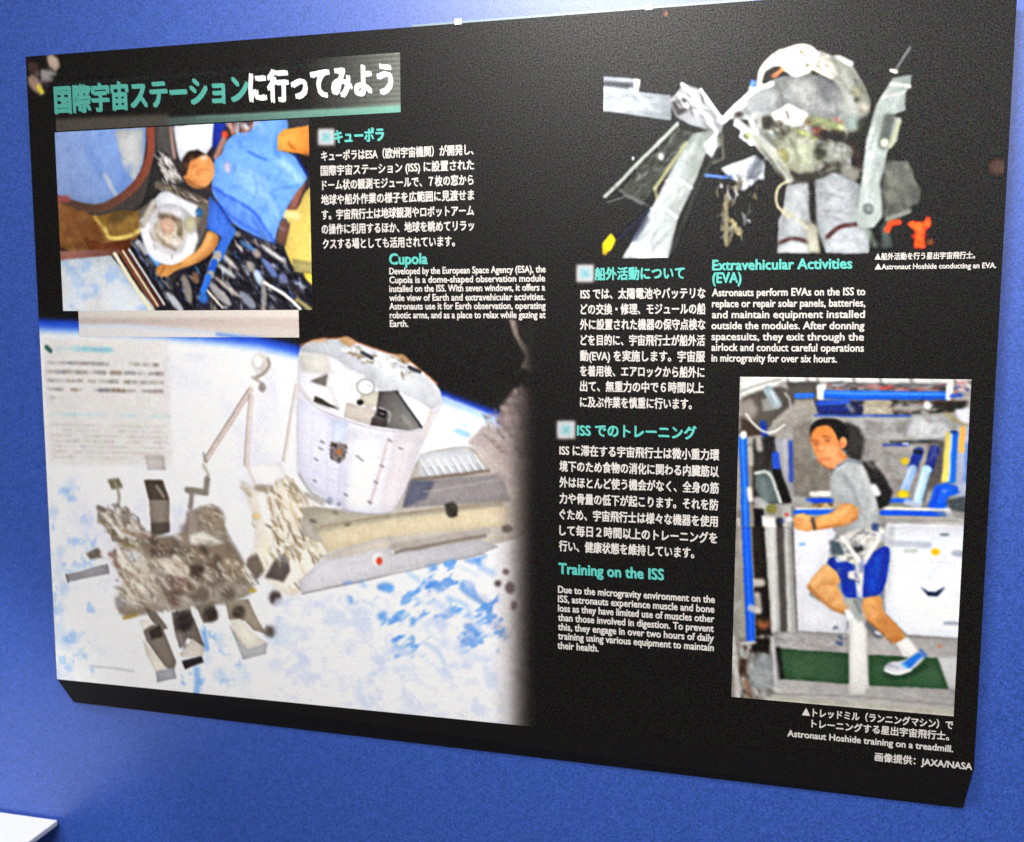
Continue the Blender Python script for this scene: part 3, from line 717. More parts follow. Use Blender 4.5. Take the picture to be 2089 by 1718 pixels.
# gilded framework left of the cylinder
GOLD = [(1488, 130), (1560, 180), (1700, 230), (1850, 128), (2000, 260), (2060, 330), (2120, 420), (2140, 620), (2120, 860), (1990, 960), (1900, 1024), (1800, 980), (1700, 900), (1538, 742), (1622, 640), (1592, 380), (1520, 220)]
P.poly(GOLD, (236, 228, 216), 1, 14)
GL = [(246, 242, 234), (204, 186, 150), (126, 110, 90), (164, 144, 116), (236, 228, 212), (240, 236, 226), (150, 128, 96), (214, 202, 176)]
P.mess(GOLD, 60, GL, (40, 150), (8, 22), 62, 18, .6, 6, 31)
P.frame(460, 940, 3.535)
P.line([(140, 0), (190, 110), (230, 200)], 22, (214, 200, 186), .9, 8)
P.line([(110, 190), (180, 250)], 14, (170, 156, 132), .7, 6)
P.poly([(200, 205), (240, 170), (340, 180), (440, 108), (472, 142), (360, 210), (310, 240)], (160, 148, 130), .95, 9)
P.poly([(170, 30), (400, 20), (430, 100), (330, 170), (200, 130)], (250, 247, 247), .95, 12)
P.line([(262, 260), (304, 430)], 54, (250, 246, 240), .95, 9)
P.line([(316, 268), (344, 400)], 18, (168, 148, 120), .85, 6)
P.poly([(368, 230), (470, 170), (585, 322), (440, 324)], (251, 249, 248), 1, 7)
P.line([(480, 130), (600, 320)], 10, (150, 132, 110), .8, 4); P.line([(430, 100), (560, 300)], 8, (226, 190, 150), .7, 4)
P.ell((224, 402), 26, 22, (222, 192, 124), .85, 10)
P.ell((400, 420), 46, 50, (250, 240, 220), .9, 12)
P.poly([(276, 448), (352, 520), (392, 532), (404, 490), (352, 446), (360, 492)], (90, 84, 80), .95, 6)
P.line([(440, 480), (476, 700), (486, 880)], 56, (247, 241, 229), .95, 9)
P.line([(412, 560), (440, 690), (464, 800)], 10, (170, 146, 112), .7, 5)
P.poly([(438, 655), (350, 722), (286, 842), (420, 874), (468, 800)], (112, 104, 104), 1, 9, g=((420, 680), (400, 850), (88, 79, 76)))
P.line([(400, 690), (440, 720)], 40, (150, 150, 164), .7, 12)
P.poly([(160, 705), (230, 668), (282, 790), (222, 866), (150, 760)], (112, 98, 87), .95, 10)
P.line([(236, 640), (300, 780)], 22, (238, 228, 206), .9, 7)
P.line([(140, 760), (220, 880)], 20, (240, 236, 226), .9, 7); P.line([(185, 820), (240, 890)], 10, (92, 86, 76), .8, 4)
P.line([(500, 380), (530, 500)], 16, (170, 140, 100), .75, 6); P.line([(460, 340), (540, 380)], 24, (170, 150, 128), .7, 8)
P.line([(490, 560), (575, 630)], 8, (190, 146, 116), .8, 4); P.line([(650, 520), (740, 660)], 9, (170, 138, 112), .8, 4)
P.line([(620, 540), (690, 680)], 30, (214, 208, 184), .8, 9)
P.poly([(560, 330), (660, 340), (650, 500), (588, 505)], (172, 165, 152), .95, 10)
P.line([(590, 240), (700, 310)], 30, (150, 142, 130), .8, 10); P.ell((636, 432), 26, 26, (140, 136, 128), .7, 10)
P.ell((648, 712), 30, 26, (138, 128, 106), .9, 10); P.line([(680, 680), (720, 700)], 14, (130, 118, 104), .8, 6)
P.line([(500, 880), (540, 930)], 14, (130, 122, 112), .85, 5); P.ell((565, 870), 40, 26, (206, 202, 202), .8, 9)
P.line([(660, 780), (700, 850)], 12, (140, 124, 116), .7, 5)
P.line([(280, 560), (300, 660)], 40, (240, 230, 206), .8, 12)
# A frame: robot arm
P.frame(60, 630, 3.655)
P.line([(1652, 600), (1312, 1132)], 40, (214, 200, 194), 1, 3)
P.line([(1638, 592), (1300, 1122)], 8, (138, 124, 112), .95, 3)
P.line([(1670, 606), (1324, 1146)], 7, (196, 160, 150), .8, 3)
P.line([(1655, 640), (1614, 1176)], 22, (220, 208, 200), 1, 3)
P.line([(1640, 640), (1600, 1170)], 7, (140, 126, 114), .9, 3)
P.line([(1672, 640), (1634, 1170)], 6, (200, 176, 168), .8, 3)
P.line([(1994, 560), (1900, 1140)], 20, (222, 212, 204), 1, 3)
P.line([(1982, 560), (1888, 1140)], 6, (150, 138, 126), .8, 3)
P.ell((1724, 410), 58, 78, (214, 204, 196), .8, 14)
P.mess([(1660, 330), (1800, 330), (1800, 520), (1660, 520)], 12, [(160, 148, 134), (240, 238, 236), (190, 178, 166)], (30, 90), (8, 16), 60, 50, .6, 6, 160)
P.ell((1706, 396), 40, 50, (240, 238, 238), 1, 10)
P.line([(1780, 372), (1796, 430), (1742, 490), (1690, 512)], 20, (142, 132, 118), .9, 6)
P.line([(1660, 510), (1740, 560)], 20, (150, 140, 128), .8, 6)
P.ell((1736, 586), 26, 34, (146, 136, 126), .9, 6)
P.line([(1300, 1080), (1320, 1140)], 24, (150, 150, 140), .8, 5)
P.line([(1300, 1170), (1336, 1240)], 30, (190, 184, 166), .95, 6)
P.line([(1326, 1270), (1316, 1372)], 48, (130, 124, 114), .95, 8)
P.line([(1180, 1352), (1300, 1366)], 54, (126, 120, 110), .95, 8)
P.line([(1210, 1380), (1200, 1480)], 40, (136, 126, 118), .95, 8)
# B frame: the long module first, then the cylinder
P.frame(560, 640, 3.655)
P.poly([(1250, 610), (1680, 780), (1560, 930), (1400, 1010), (1150, 930)], (240, 242, 247), .8, 8)
P.line([(1260, 640), (1640, 800)], 30, (140, 200, 250), .5, 14)
P.ell((1400, 890), 70, 24, (150, 202, 246), .85, 10, 20)
P.ell((1420, 830), 40, 14, (180, 214, 246), .8, 8, 20)
P.poly([(-10, 1270), (100, 1220), (240, 1430), (320, 1640), (320, 1740), (-10, 1740)], (230, 222, 208), 1, 8)
P.mess([(-10, 1270), (100, 1220), (240, 1430), (320, 1640), (320, 1840), (-10, 1840)], 70, GL, (60, 180), (12, 32), 62, 16, .8, 4, 33)
MOD = [(1080, 1040), (1300, 1000), (1480, 980), (1560, 1100), (1640, 1180), (1960, 1260), (1960, 1760), (200, 1760), (200, 1430), (500, 1460), (760, 1490), (880, 1480), (1000, 1240)]
P.poly(MOD, (192, 184, 174), 1, 4)
P.poly([(1080, 1046), (1440, 990), (1562, 1130), (1584, 1172), (1070, 1226)], (206, 208, 213), 1, 5)
for i in range(9):
    x = 1090 + 58 * i
    P.line([(x, 1085 - i * 4), (x + 80, 1225 - i * 6)], 7, (246, 246, 248), .85, 2)
    P.line([(x + 14, 1150 - i * 4), (x + 60, 1222 - i * 6)], 6, (120, 122, 130), .6, 2)
P.line([(1030, 1238), (1300, 1210), (1600, 1172)], 24, (114, 98, 86), .9, 6)
P.poly([(1000, 1250), (1700, 1190), (1760, 1400), (950, 1450)], (142, 135, 138), .9, 8)
P.poly([(1006, 1240), (1196, 1250), (1130, 1380), (960, 1444)], (92, 96, 118), .9, 9)
P.line([(1120, 1330), (1680, 1240)], 12, (176, 168, 168), .6, 4)
P.poly([(900, 1490), (1300, 1440), (1700, 1380), (1700, 1440), (900, 1560)], (176, 166, 150), .8, 9)
P.poly([(200, 1440), (500, 1460), (880, 1490), (860, 1580), (300, 1640)], (182, 174, 156), .9, 9)
P.round = 0
P.frame(560, 1020, 3.579)
P.poly([(320, 232), (850, 140), (1240, 92), (1700, 40), (1700, 190), (1300, 225), (850, 268), (380, 390)], (224, 209, 178), 1, 8)
P.line([(340, 196), (850, 112), (1250, 62), (1500, 36)], 14, (150, 134, 108), .7, 5)
for i in range(16):
    x = 360 + i * 82
    P.line([(x, 210 - (x - 360) * .16), (x + 20, 350 - (x - 360) * .18)], 5, (196, 182, 152), .5, 2)
P.line([(520, 185), (548, 178)], 22, (120, 112, 84), .8, 5); P.line([(430, 90), (455, 96)], 22, (110, 104, 94), .7, 6)
P.line([(270, 150), (300, 160)], 24, (90, 88, 86), .8, 6)
P.poly([(378, 388), (850, 264), (850, 385), (1500, 290), (1640, 340), (1530, 392), (900, 522), (640, 602), (200, 692), (176, 600)], (206, 203, 209), 1, 4)
P.poly([(380, 392), (850, 268), (850, 345), (380, 440)], (220, 208, 190), .8, 10)
P.line([(864, 346), (1200, 284), (1560, 226)], 50, (176, 166, 160), .9, 8)
P.line([(884, 382), (1100, 340), (1300, 300), (1540, 262)], 24, (128, 118, 110), .9, 6)
P.line([(200, 684), (640, 592), (1530, 392)], 11, (158, 152, 154), .9, 3)
P.line([(560, 470), (900, 400)], 6, (188, 184, 190), .7, 3)
P.line([(850, 270), (846, 520)], 6, (186, 180, 184), .7, 3)
P.line([(1300, 80), (1296, 300)], 5, (190, 178, 152), .7, 3)
P.ell((758, 432), 50, 58, (236, 231, 230), .8, 10)
P.ell((766, 446), 22, 30, (224, 84, 56), 1, 5)
# cloud gaps under the module
BL1 = (74, 148, 228); BL2 = (102, 156, 226)
for pts, c in (([(736, 640), (800, 596), (872, 612), (874, 684), (800, 672)], BL1), ([(524, 684), (584, 720), (572, 756), (528, 752)], BL1), ([(756, 832), (822, 796), (824, 902), (790, 892), (748, 862)], BL1),
               ([(984, 860), (1054, 856), (1022, 914), (988, 902)], BL1), ([(976, 946), (1044, 1032), (1000, 1096), (1002, 1020)], BL1), ([(1336, 620), (1400, 578), (1462, 610), (1474, 690), (1604, 806), (1560, 814), (1430, 712), (1360, 662)], BL2),
               ([(1368, 922), (1440, 886), (1516, 960), (1502, 1006), (1420, 972)], BL2), ([(1350, 440), (1500, 410), (1524, 470), (1450, 474)], BL2)):
    P.poly(chaikin(pts, True, 2) + np.random.default_rng(len(pts)).normal(size=(4 * len(pts), 2)) * 5, c, .8, 11)
for pts, w, c in (([(1384, 846), (1484, 862)], 26, BL2), ([(1180, 750), (1262, 812)], 26, BL1), ([(1268, 710), (1400, 770), (1424, 834)], 22, BL1), ([(1268, 720), (1290, 790)], 20, BL1), ([(1000, 690), (1082, 752)], 22, BL1), ([(1136, 570), (1212, 662)], 26, BL1), ([(980, 530), (1062, 592)], 22, BL1), ([(1506, 490), (1590, 532)], 40, BL2), ([(1130, 492), (1170, 488)], 34, BL1), ([(636, 604), (660, 624)], 30, BL1), ([(1100, 1040), (1200, 1110), (1246, 1206)], 14, BL1), ([(1228, 1230), (1290, 1280)], 13, BL1), ([(1360, 1008), (1392, 1082)], 26, (150, 190, 236)), ([(1590, 880), (1690, 992)], 54, (124, 146, 200)), ([(1100, 930), (1160, 1000), (1260, 1042)], 16, (150, 196, 244)), ([(670, 742), (730, 770)], 20, (130, 184, 242)), ([(1370, 490), (1490, 556)], 12, BL2), ([(1090, 1160), (1140, 1200)], 14, (170, 206, 246)), ([(540, 850), (610, 920)], 14, (200, 216, 246)), ([(1500, 700), (1600, 760)], 30, (150, 165, 205))):
    P.line(pts, w * 1.2, c, .42, 14)
P.cloudy([(500, 600), (1560, 380), (1640, 1100), (1000, 1350), (700, 950)], (84, 150, 230), .60, .70, 120, 17, .85, (1.7, .8))
P.cloudy([(1150, 480), (1560, 400), (1700, 1000), (1400, 1150), (1100, 800)], (92, 150, 226), .56, .66, 100, 23, .8, (1.6, .8))
P.cloudy([(700, 620), (1100, 560), (1100, 1250), (800, 1000)], (96, 160, 236), .60, .72, 90, 29, .7, (1.6, .8))
P.cloudy([(0, 720), (1500, 560), (1500, 1600), (0, 1450)], (216, 220, 236), .5, .7, 60, 31, .6)
P.cloudy([(0, 700), (1560, 900), (1700, 1650), (0, 1450)], (204, 214, 240), .48, .72, 120, 18, .75)
# the white cylinder
P.round = 2
P.frame(560, 640, 3.655)
CYL = [(178, 240), (320, 192), (480, 190), (540, 170), (622, 220), (760, 268), (900, 310), (960, 308), (1022, 368), (1132, 450), (1204, 520), (1248, 600), (1246, 690), (1154, 880), (1112, 960), (1012, 1200), (960, 1344), (884, 1482), (760, 1494), (620, 1482), (500, 1452), (380, 1392), (280, 1312), (178, 1200), (168, 1000), (168, 500)]
P.poly(CYL, (228, 227, 236), 1, 3)
P.poly([(170, 600), (300, 720), (520, 800), (560, 1480), (380, 1392), (280, 1312), (178, 1200)], (220, 220, 240), .9, 22)
P.poly([(560, 860), (840, 900), (720, 1480), (520, 1450)], (238, 238, 246), .9, 22)
P.poly([(900, 890), (1110, 870), (1012, 1200), (900, 1460), (780, 1480)], (226, 218, 222), .9, 24)
P.poly([(180, 250), (320, 194), (480, 194), (640, 244), (900, 322), (1122, 452), (1222, 560), (1242, 650), (1172, 732), (1080, 650), (900, 572), (780, 582), (740, 500), (600, 430), (400, 300), (196, 292)], (206, 209, 216), 1, 4)
P.poly([(700, 470), (900, 540), (1130, 640), (1210, 600), (1100, 470), (860, 360)], (216, 219, 224), .8, 18)
P.poly([(480, 280), (720, 380), (760, 480), (520, 400)], (190, 192, 200), .7, 16)
P.poly([(190, 300), (400, 300), (420, 430), (380, 460), (200, 420)], (214, 210, 200), .9, 12)
P.line([(188, 236), (330, 182), (480, 186), (540, 166), (622, 216), (760, 264), (900, 308), (952, 300), (1022, 364), (1122, 448), (1216, 524)], 10, (186, 120, 74), .9, 3)
P.poly([(470, 196), (540, 172), (612, 218), (560, 250)], (188, 150, 106), .95, 6)
P.poly([(892, 312), (956, 300), (1016, 366), (960, 376)], (170, 132, 88), .95, 6)
P.poly([(250, 200), (380, 184), (400, 220), (300, 220)], (206, 160, 120), .6, 8)
P.mess([(480, 220), (900, 320), (1120, 450), (1000, 470), (700, 380), (520, 280)], 46, [(238, 238, 240), (140, 124, 100), (180, 170, 150), (96, 92, 90), (248, 248, 250)], (30, 90), (8, 22), 25, 20, .8, 3, 41)
P.line([(652, 290), (732, 332)], 24, (48, 48, 54), .95, 4)
P.line([(1006, 400), (1084, 434)], 26, (40, 40, 46), .95, 4)
P.line([(556, 290), (662, 322)], 18, (134, 114, 84), .8, 5)
P.line([(800, 340), (850, 430)], 56, (246, 246, 248), .9, 8)
P.poly([(262, 502), (402, 448), (384, 545)], (112, 106, 96), .95, 7)
P.poly([(386, 545), (432, 418), (522, 450), (566, 512), (566, 640), (520, 724)], (246, 246, 250), 1, 5)
P.poly([(186, 540), (290, 538), (432, 550), (496, 722), (430, 692), (290, 642), (228, 642)], (242, 241, 243), 1, 5)
P.poly([(300, 612), (352, 634), (486, 716), (400, 694), (290, 658)], (70, 64, 60), 1, 4)
P.poly([(560, 520), (640, 520), (640, 640), (560, 660)], (238, 238, 240), .9, 6)
P.poly([(636, 612), (784, 570), (772, 692), (700, 704), (640, 652)], (204, 199, 184), 1, 5)
P.ell((680, 546), 70, 62, (150, 148, 142), 1, 4)
P.ell((680, 546), 61, 54, (246, 246, 248), 1, 4)
P.line([(690, 530), (720, 545)], 10, (150, 150, 150), .7, 3)
P.ell((640, 662), 27, 22, (42, 36, 36), 1, 4)
P.poly([(536, 660), (764, 720), (724, 836), (516, 772)], (206, 196, 187), 1, 4)
P.poly([(778, 580), (912, 574), (1104, 852), (1002, 874), (716, 832), (758, 722), (770, 640)], (90, 84, 86), 1, 3, g=((760, 640), (1020, 800), (128, 126, 122)))
P.line([(912, 580), (1100, 848)], 16, (46, 46, 52), 1, 3)
P.line([(960, 760), (1020, 850)], 26, (158, 158, 150), .6, 10)
P.poly([(922, 588), (1082, 660), (1176, 732), (1114, 852)], (246, 247, 251), 1, 3)
P.line([(780, 700), (872, 736), (852, 812)], 9, (176, 176, 176), 1, 2)
P.poly([(774, 708), (842, 726), (830, 792), (764, 762)], (36, 31, 36), 1, 3)
P.line([(788, 742), (816, 752)], 12, (130, 122, 126), .9, 3)
P.poly([(728, 772), (842, 800), (834, 846), (718, 832)], (70, 62, 60), .9, 4)
P.line([(1166, 736), (1126, 900)], 40, (216, 206, 202), .95, 6)
P.line([(180, 560), (300, 702), (520, 792), (700, 850), (900, 882), (1104, 872)], 10, (186, 178, 186), .9, 3)
P.line([(180, 520), (280, 660), (420, 720)], 8, (160, 152, 140), .6, 3)
P.poly([(430, 780), (552, 802), (520, 962), (416, 962)], (212, 221, 242), .9, 8)
P.line([(562, 856), (488, 1150), (470, 1412)], 7, (198, 194, 220), .9, 3)
P.line([(412, 756), (392, 1000), (400, 1380)], 6, (206, 204, 226), .8, 3)
P.line([(850, 930), (792, 1150), (712, 1424)], 18, (208, 192, 192), .9, 5)
P.line([(300, 720), (270, 1000), (290, 1290)], 6, (206, 204, 224), .7, 3)
P.line([(1000, 890), (900, 1300)], 6, (210, 202, 206), .7, 3)
P.line([(210, 880), (400, 990), (640, 1060), (900, 1090), (1050, 1060)], 5, (208, 206, 222), .7, 3)
P.line([(200, 1120), (400, 1240), (640, 1310), (900, 1310), (980, 1290)], 5, (206, 204, 222), .7, 3)
for p in ((345, 950), (335, 1000), (300, 1080), (610, 1060), (640, 1085), (850, 940), (790, 1130), (745, 1250), (520, 1345), (700, 1400), (290, 1240), (930, 1000)):
    P.line([p, (p[0] + 24, p[1] + 14)], 12, (110, 104, 112), .75, 3)
P.poly([(418, 960), (542, 972), (524, 1082), (480, 1114), (418, 1082)], (128, 116, 116), .95, 6)
P.mess([(418, 960), (542, 972), (524, 1082), (480, 1114), (418, 1082)], 16, [(58, 50, 50), (150, 130, 120), (84, 74, 72)], (20, 50), (10, 22), 30, 40, .9, 3, 44)
P.ell((482, 1032), 24, 26, (170, 116, 84), .95, 5)
P.ell((412, 1392), 22, 26, (150, 156, 180), .8, 6); P.ell((482, 1420), 14, 14, (140, 146, 170), .8, 4)
P.line([(180, 1190), (260, 1330), (420, 1420)], 12, (110, 102, 96), .6, 5)
P.line([(960, 1344), (884, 1482), (760, 1494), (620, 1482), (500, 1452)], 7, (180, 178, 196), .8, 3)
P.line([(172, 480), (172, 1180)], 10, (206, 200, 196), .7, 4)
P.ell((1322, 1462), 46, 60, (64, 60, 54), .97, 7)
P.line([(1280, 1430), (1350, 1500)], 30, (50, 47, 42), .7, 5)
P.vol = 0.0
# the dim right-hand edge of the photograph
P.poly([(1440, 960), (1560, 830), (1700, 862), (1802, 950), (1860, 1050), (1960, 1330), (1750, 1290), (1600, 1152), (1500, 1010)], (176, 162, 160), .95, 10)
P.line([(1500, 980), (1640, 1120), (1800, 1240)], 20, (206, 196, 192), .7, 8)
P.line([(1560, 900), (1760, 1080)], 14, (130, 112, 108), .6, 6)
P.poly([(1655, 790), (1722, 650), (1790, 556), (1910, 556), (1930, 720), (1880, 920), (1800, 960), (1700, 870)], (138, 122, 120), .95, 12)
P.mess([(1560, 780), (1722, 650), (1790, 560), (1900, 560), (1930, 720), (1880, 1050), (1700, 1100)], 60, [(100, 86, 84), (160, 142, 140), (180, 168, 166), (76, 64, 62), (124, 104, 100)], (40, 120), (12, 30), 45, 30, .6, 6, 46)
P.poly([(1746, 40), (1800, 50), (1832, 180), (1902, 260), (1936, 450), (1836, 400), (1872, 320), (1780, 150)], (142, 128, 121), .95, 6)
P.line([(1812, 70), (1870, 160)], 20, (72, 64, 62), .8, 6)
P.poly([(1880, 60), (1960, 60), (1950, 400), (1900, 260)], (86, 78, 74), .7, 12)
P.poly([(1800, 930), (1930, 940), (1960, 1100), (1820, 1080)], (84, 66, 62), .7, 12)
P.frame(560, 1020, 3.579)
for c, rx, ry in (((1632, 612), 26, 26), ((1722, 642), 36, 46), ((1690, 524), 26, 22), ((1750, 770), 24, 34), ((1700, 210), 40, 30)):
    P.ell(c, rx, ry, (74, 58, 58), .85, 8)
P.frame(0, 0, 1)
x_ = sheet([(1030, 1100)])[0]
for (xa, xb, col, a) in ((990, 1090, (120, 108, 104), .85), (1030, 1100, K0, 1.0)):
    A = sheet([(xa, 1100)])[0][0]; B = sheet([(xb, 1100)])[0][0]
    U = np.linspace(P.u0, P.u1, P.nx); t = np.clip((U - A) / (B - A), 0, 1); t = t * t * (3 - 2 * t)
    V = np.linspace(P.v1, P.v0, P.ny)
    vv = np.clip((sheet([(1040, 800)])[0][1] - V) / 0.03, 0, 1)[:, None] if a < 1 else 1.0
    m = (t[None, :] * a * vv * np.ones((P.ny, 1)))[..., None]
    P.c = P.c * (1 - m) + np.array(col) / 255.0 * m
P.frame(560, 640, 3.655)
P.part('printed_spacecraft', CYL)
P.part('printed_station_module', [(1080, 1226), (1600, 1172), (1700, 1300), (1700, 1740), (1560, 1790), (1000, 1925), (720, 2005), (200, 2100), (320, 1640), (260, 1440), (500, 1466), (760, 1504), (890, 1490), (1000, 1290)])
P.frame(80, 940, 3.655)
P.part('printed_truss', BODY)
P.finish('photo_print', panel, 'large photo of white spacecraft above bright clouded earth', gain=1.04, warp=0.16, con=1.03)

# ---- grey caption strip under photograph 1
P = Picture([(160, 637), (609, 630), (611, 687), (163, 689)], (216, 206, 198), 3)
P.frame(150, 620, 4.263)
P.poly([(0, 40), (2000, 20), (2000, 130), (0, 130)], (218, 210, 202), 1, 10, g=((200, 80), (1900, 80), (232, 222, 214)))
P.poly([(0, 120), (2000, 125), (2000, 215), (1000, 200), (0, 180)], (198, 184, 178), 1, 12, g=((200, 150), (1900, 150), (214, 196, 190)))
P.poly([(0, 175), (500, 180), (1200, 240), (1650, 290), (0, 320)], (206, 218, 236), 1, 8)
P.poly([(0, 195), (500, 205), (1200, 262), (1500, 300), (0, 320)], (226, 223, 223), 1, 8)
P.line([(1250, 266), (1480, 292), (1700, 310)], 26, (60, 120, 226), .7, 8)
r = np.random.default_rng(2)
for i in range(60):
    x = 120 + r.random() * 1200; P.line([(x, 150 + r.normal() * 8), (x + 20 + 30 * r.random(), 152 + r.normal() * 8)], 10, (170, 156, 152), .4 * r.random(), 4)
P.finish('caption_strip', panel)

# ---- photograph 3: spacewalk against black
P = Picture([(1229, 70), (2056, 45), (2046, 523), (1231, 521)], K0, 1)
P.frame(1200, 0, 2.35); P.vol = 1.0; P.round = 0
G1 = (150, 154, 158)
P.poly([(60, 365), (215, 375), (220, 402), (60, 388)], (150, 155, 165), 1, 3)
P.poly([(60, 385), (215, 400), (240, 440), (400, 455), (402, 582), (60, 532)], (158, 163, 171), 1, 3, g=((80, 420), (380, 560), (140, 146, 150)))
P.poly([(60, 390), (210, 402), (216, 428), (60, 412)], (66, 66, 72), .9, 4)
P.line([(90, 450), (230, 470), (380, 480)], 14, (118, 122, 128), .6, 5)
P.line([(200, 420), (300, 520)], 10, (196, 200, 206), .7, 4)
P.line([(80, 500), (260, 525)], 16, (180, 186, 192), .6, 6)
P.poly([(214, 376), (252, 380), (246, 420), (236, 446), (224, 440)], (216, 211, 206), 1, 3)
P.poly([(140, 920), (430, 610), (510, 640), (420, 760), (320, 912), (260, 985)], (66, 68, 64), 1, 4)
P.mess([(140, 920), (430, 610), (510, 640), (420, 760), (320, 912), (260, 985)], 36, [(96, 98, 92), (48, 48, 46), (120, 124, 120), (70, 74, 66)], (40, 120), (6, 16), -47, 22, .7, 3, 51)
P.line([(80, 944), (430, 592)], 18, (146, 151, 146), 1, 3)
P.line([(90, 972), (190, 940), (290, 985)], 9, (106, 110, 110), .9, 3)
P.line([(130, 895), (255, 985)], 8, (92, 96, 96), .9, 3)
P.ell((350, 752), 14, 18, (170, 172, 172), .9, 3); P.ell((216, 760), 6, 12, (210, 214, 220), .9, 2)
P.line([(140, 1150), (300, 1000)], 26, (50, 55, 74), .8, 8)
P.poly([(66, 1172), (108, 1114), (132, 1150), (112, 1200), (72, 1224)], (228, 206, 36), 1, 4)
P.line([(78, 1180), (86, 1222)], 12, (150, 130, 30), .8, 3)
TUBE = [(500, 640), (620, 618), (644, 700), (562, 740), (542, 800), (502, 900), (432, 1050), (386, 1240), (158, 1240), (270, 1060), (330, 950), (420, 780)]
P.poly(TUBE, (122, 128, 124), 1, 3, g=((520, 660), (270, 1210), (188, 193, 196)))
P.line([(620, 720), (520, 900), (400, 1210)], 26, (96, 100, 98), .6, 9)
P.line([(470, 720), (380, 900), (250, 1180)], 40, (176, 182, 184), .55, 14)
P.line([(372, 868), (440, 862), (498, 902)], 7, (188, 192, 190), .9, 2)
P.line([(300, 1000), (372, 1002), (424, 1044)], 7, (196, 200, 200), .9, 2)
P.line([(322, 905), (470, 684)], 14, (150, 150, 118), .9, 3)
P.line([(330, 950), (320, 900)], 12, (150, 150, 120), .8, 3)
P.line([(280, 1050), (220, 1146)], 22, (76, 80, 96), .9, 6)
P.poly([(386, 486), (460, 400), (522, 420), (582, 480), (654, 580), (642, 642), (560, 622), (490, 602), (420, 562)], (150, 152, 156), 1, 3)
P.poly([(396, 492), (470, 468), (504, 520), (430, 556)], (76, 72, 72), 1, 4)
P.mess([(400, 480), (520, 430), (640, 580), (560, 620)], 22, [(214, 218, 226), (110, 110, 112), (80, 78, 80), (180, 184, 190)], (30, 90), (5, 14), 48, 14, .8, 2, 53)
P.line([(448, 404), (524, 474)], 16, (216, 219, 226), .95, 3)
P.line([(540, 428), (642, 572)], 12, (226, 229, 236), .95, 2)
P.line([(500, 470), (620, 640)], 10, (206, 210, 216), .9, 2)
P.poly([(556, 690), (612, 640), (616, 700), (590, 760), (566, 720)], (224, 229, 238), 1, 4)
P.line([(640, 640), (650, 760), (600, 780)], 16, (92, 92, 84), .9, 4)
P.poly([(632, 806), (800, 740), (852, 790), (842, 852), (750, 884), (680, 854)], (176, 180, 184), 1, 3)
P.line([(660, 820), (800, 770)], 14, (208, 212, 216), .8, 4)
P.line([(700, 860), (836, 820)], 16, (130, 134, 138), .7, 5)
P.line([(566, 842), (690, 852)], 14, (94, 124, 184), .95, 3)
P.mess([(620, 860), (760, 860), (820, 820), (830, 900), (740, 1160), (640, 1180)], 44, [(96, 96, 86), (136, 130, 110), (60, 60, 56), (190, 194, 198), (80, 78, 70)], (30, 90), (6, 16), 80, 30, .8, 3, 55)
P.line([(660, 940), (664, 1172)], 20, (124, 118, 96), .95, 4)
P.line([(688, 1056), (722, 1122)], 18, (154, 144, 106), .95, 4)
P.line([(640, 1100), (740, 1110)], 16, (120, 114, 96), .8, 5)
P.line([(740, 905), (800, 850)], 20, (190, 196, 202), .8, 5)
P.round = 2
P.poly([(1424, 770), (1532, 768), (1596, 930), (1584, 972), (1470, 1044), (1420, 1062), (1408, 900)], (90, 92, 88), 1, 4)
P.mess([(1424, 770), (1532, 768), (1596, 930), (1584, 972), (1470, 1044), (1420, 1062)], 26, [(104, 106, 100), (74, 76, 72), (120, 120, 112)], (40, 120), (8, 22), 60, 25, .6, 5, 57)
P.line([(1436, 1056), (1540, 1012)], 20, (132, 134, 126), .9, 5)
P.poly([(1400, 1070), (1440, 1060), (1470, 1190), (1400, 1200)], (84, 92, 90), .9, 8)
# suit
TORSO = [(790, 470), (830, 410), (900, 370), (1000, 356), (1100, 366), (1190, 408), (1232, 480), (1252, 560), (1334, 550), (1312, 642), (1250, 760), (1300, 880), (1180, 900), (960, 880), (860, 760), (760, 600)]
P.poly(TORSO, (126, 128, 128), 1, 3)
P.poly([(930, 400), (1080, 380), (1190, 460), (1150, 560), (1020, 560), (930, 500)], (100, 101, 104), .8, 18)
for a, b_ in (((905, 390), (935, 520)), ((1000, 370), (1010, 540)), ((1080, 380), (1050, 540)), ((1150, 410), (1100, 560)), ((1200, 450), (1180, 560))):
    P.line([a, b_], 10, (146, 148, 148), .6, 4); P.line([(a[0] + 22, a[1]), (b_[0] + 16, b_[1])], 8, (88, 88, 92), .6, 4)
P.poly([(646, 566), (700, 500), (790, 438), (834, 420), (904, 470), (884, 532), (790, 584), (720, 572)], (164, 167, 168), 1, 3)
P.line([(720, 540), (860, 470)], 26, (134, 136, 138), .6, 8)
P.line([(650, 578), (720, 510), (806, 440)], 26, (222, 227, 230), .95, 5)
P.ell((790, 402), 14, 18, (92, 122, 176), .95, 4)
P.poly([(1060, 300), (1104, 248), (1180, 268), (1254, 290), (1314, 390), (1356, 490), (1342, 566), (1292, 480), (1200, 384), (1120, 342)], (150, 150, 146), 1, 3)
P.line([(1104, 262), (1166, 342)], 30, (208, 208, 204), .9, 7)
P.line([(1196, 278), (1262, 304)], 18, (198, 200, 196), .9, 5)
P.line([(1240, 330), (1320, 460)], 16, (112, 112, 106), .8, 5)
P.line([(1190, 330), (1290, 440)], 12, (186, 186, 178), .7, 5)
P.ell((1292, 476), 20, 24, (56, 52, 46), .9, 5)
P.poly([(812, 408), (830, 330), (880, 270), (960, 230), (1050, 204), (1102, 250), (1062, 302), (1082, 364), (960, 354), (902, 326), (850, 370)], (196, 196, 188), 1, 3)
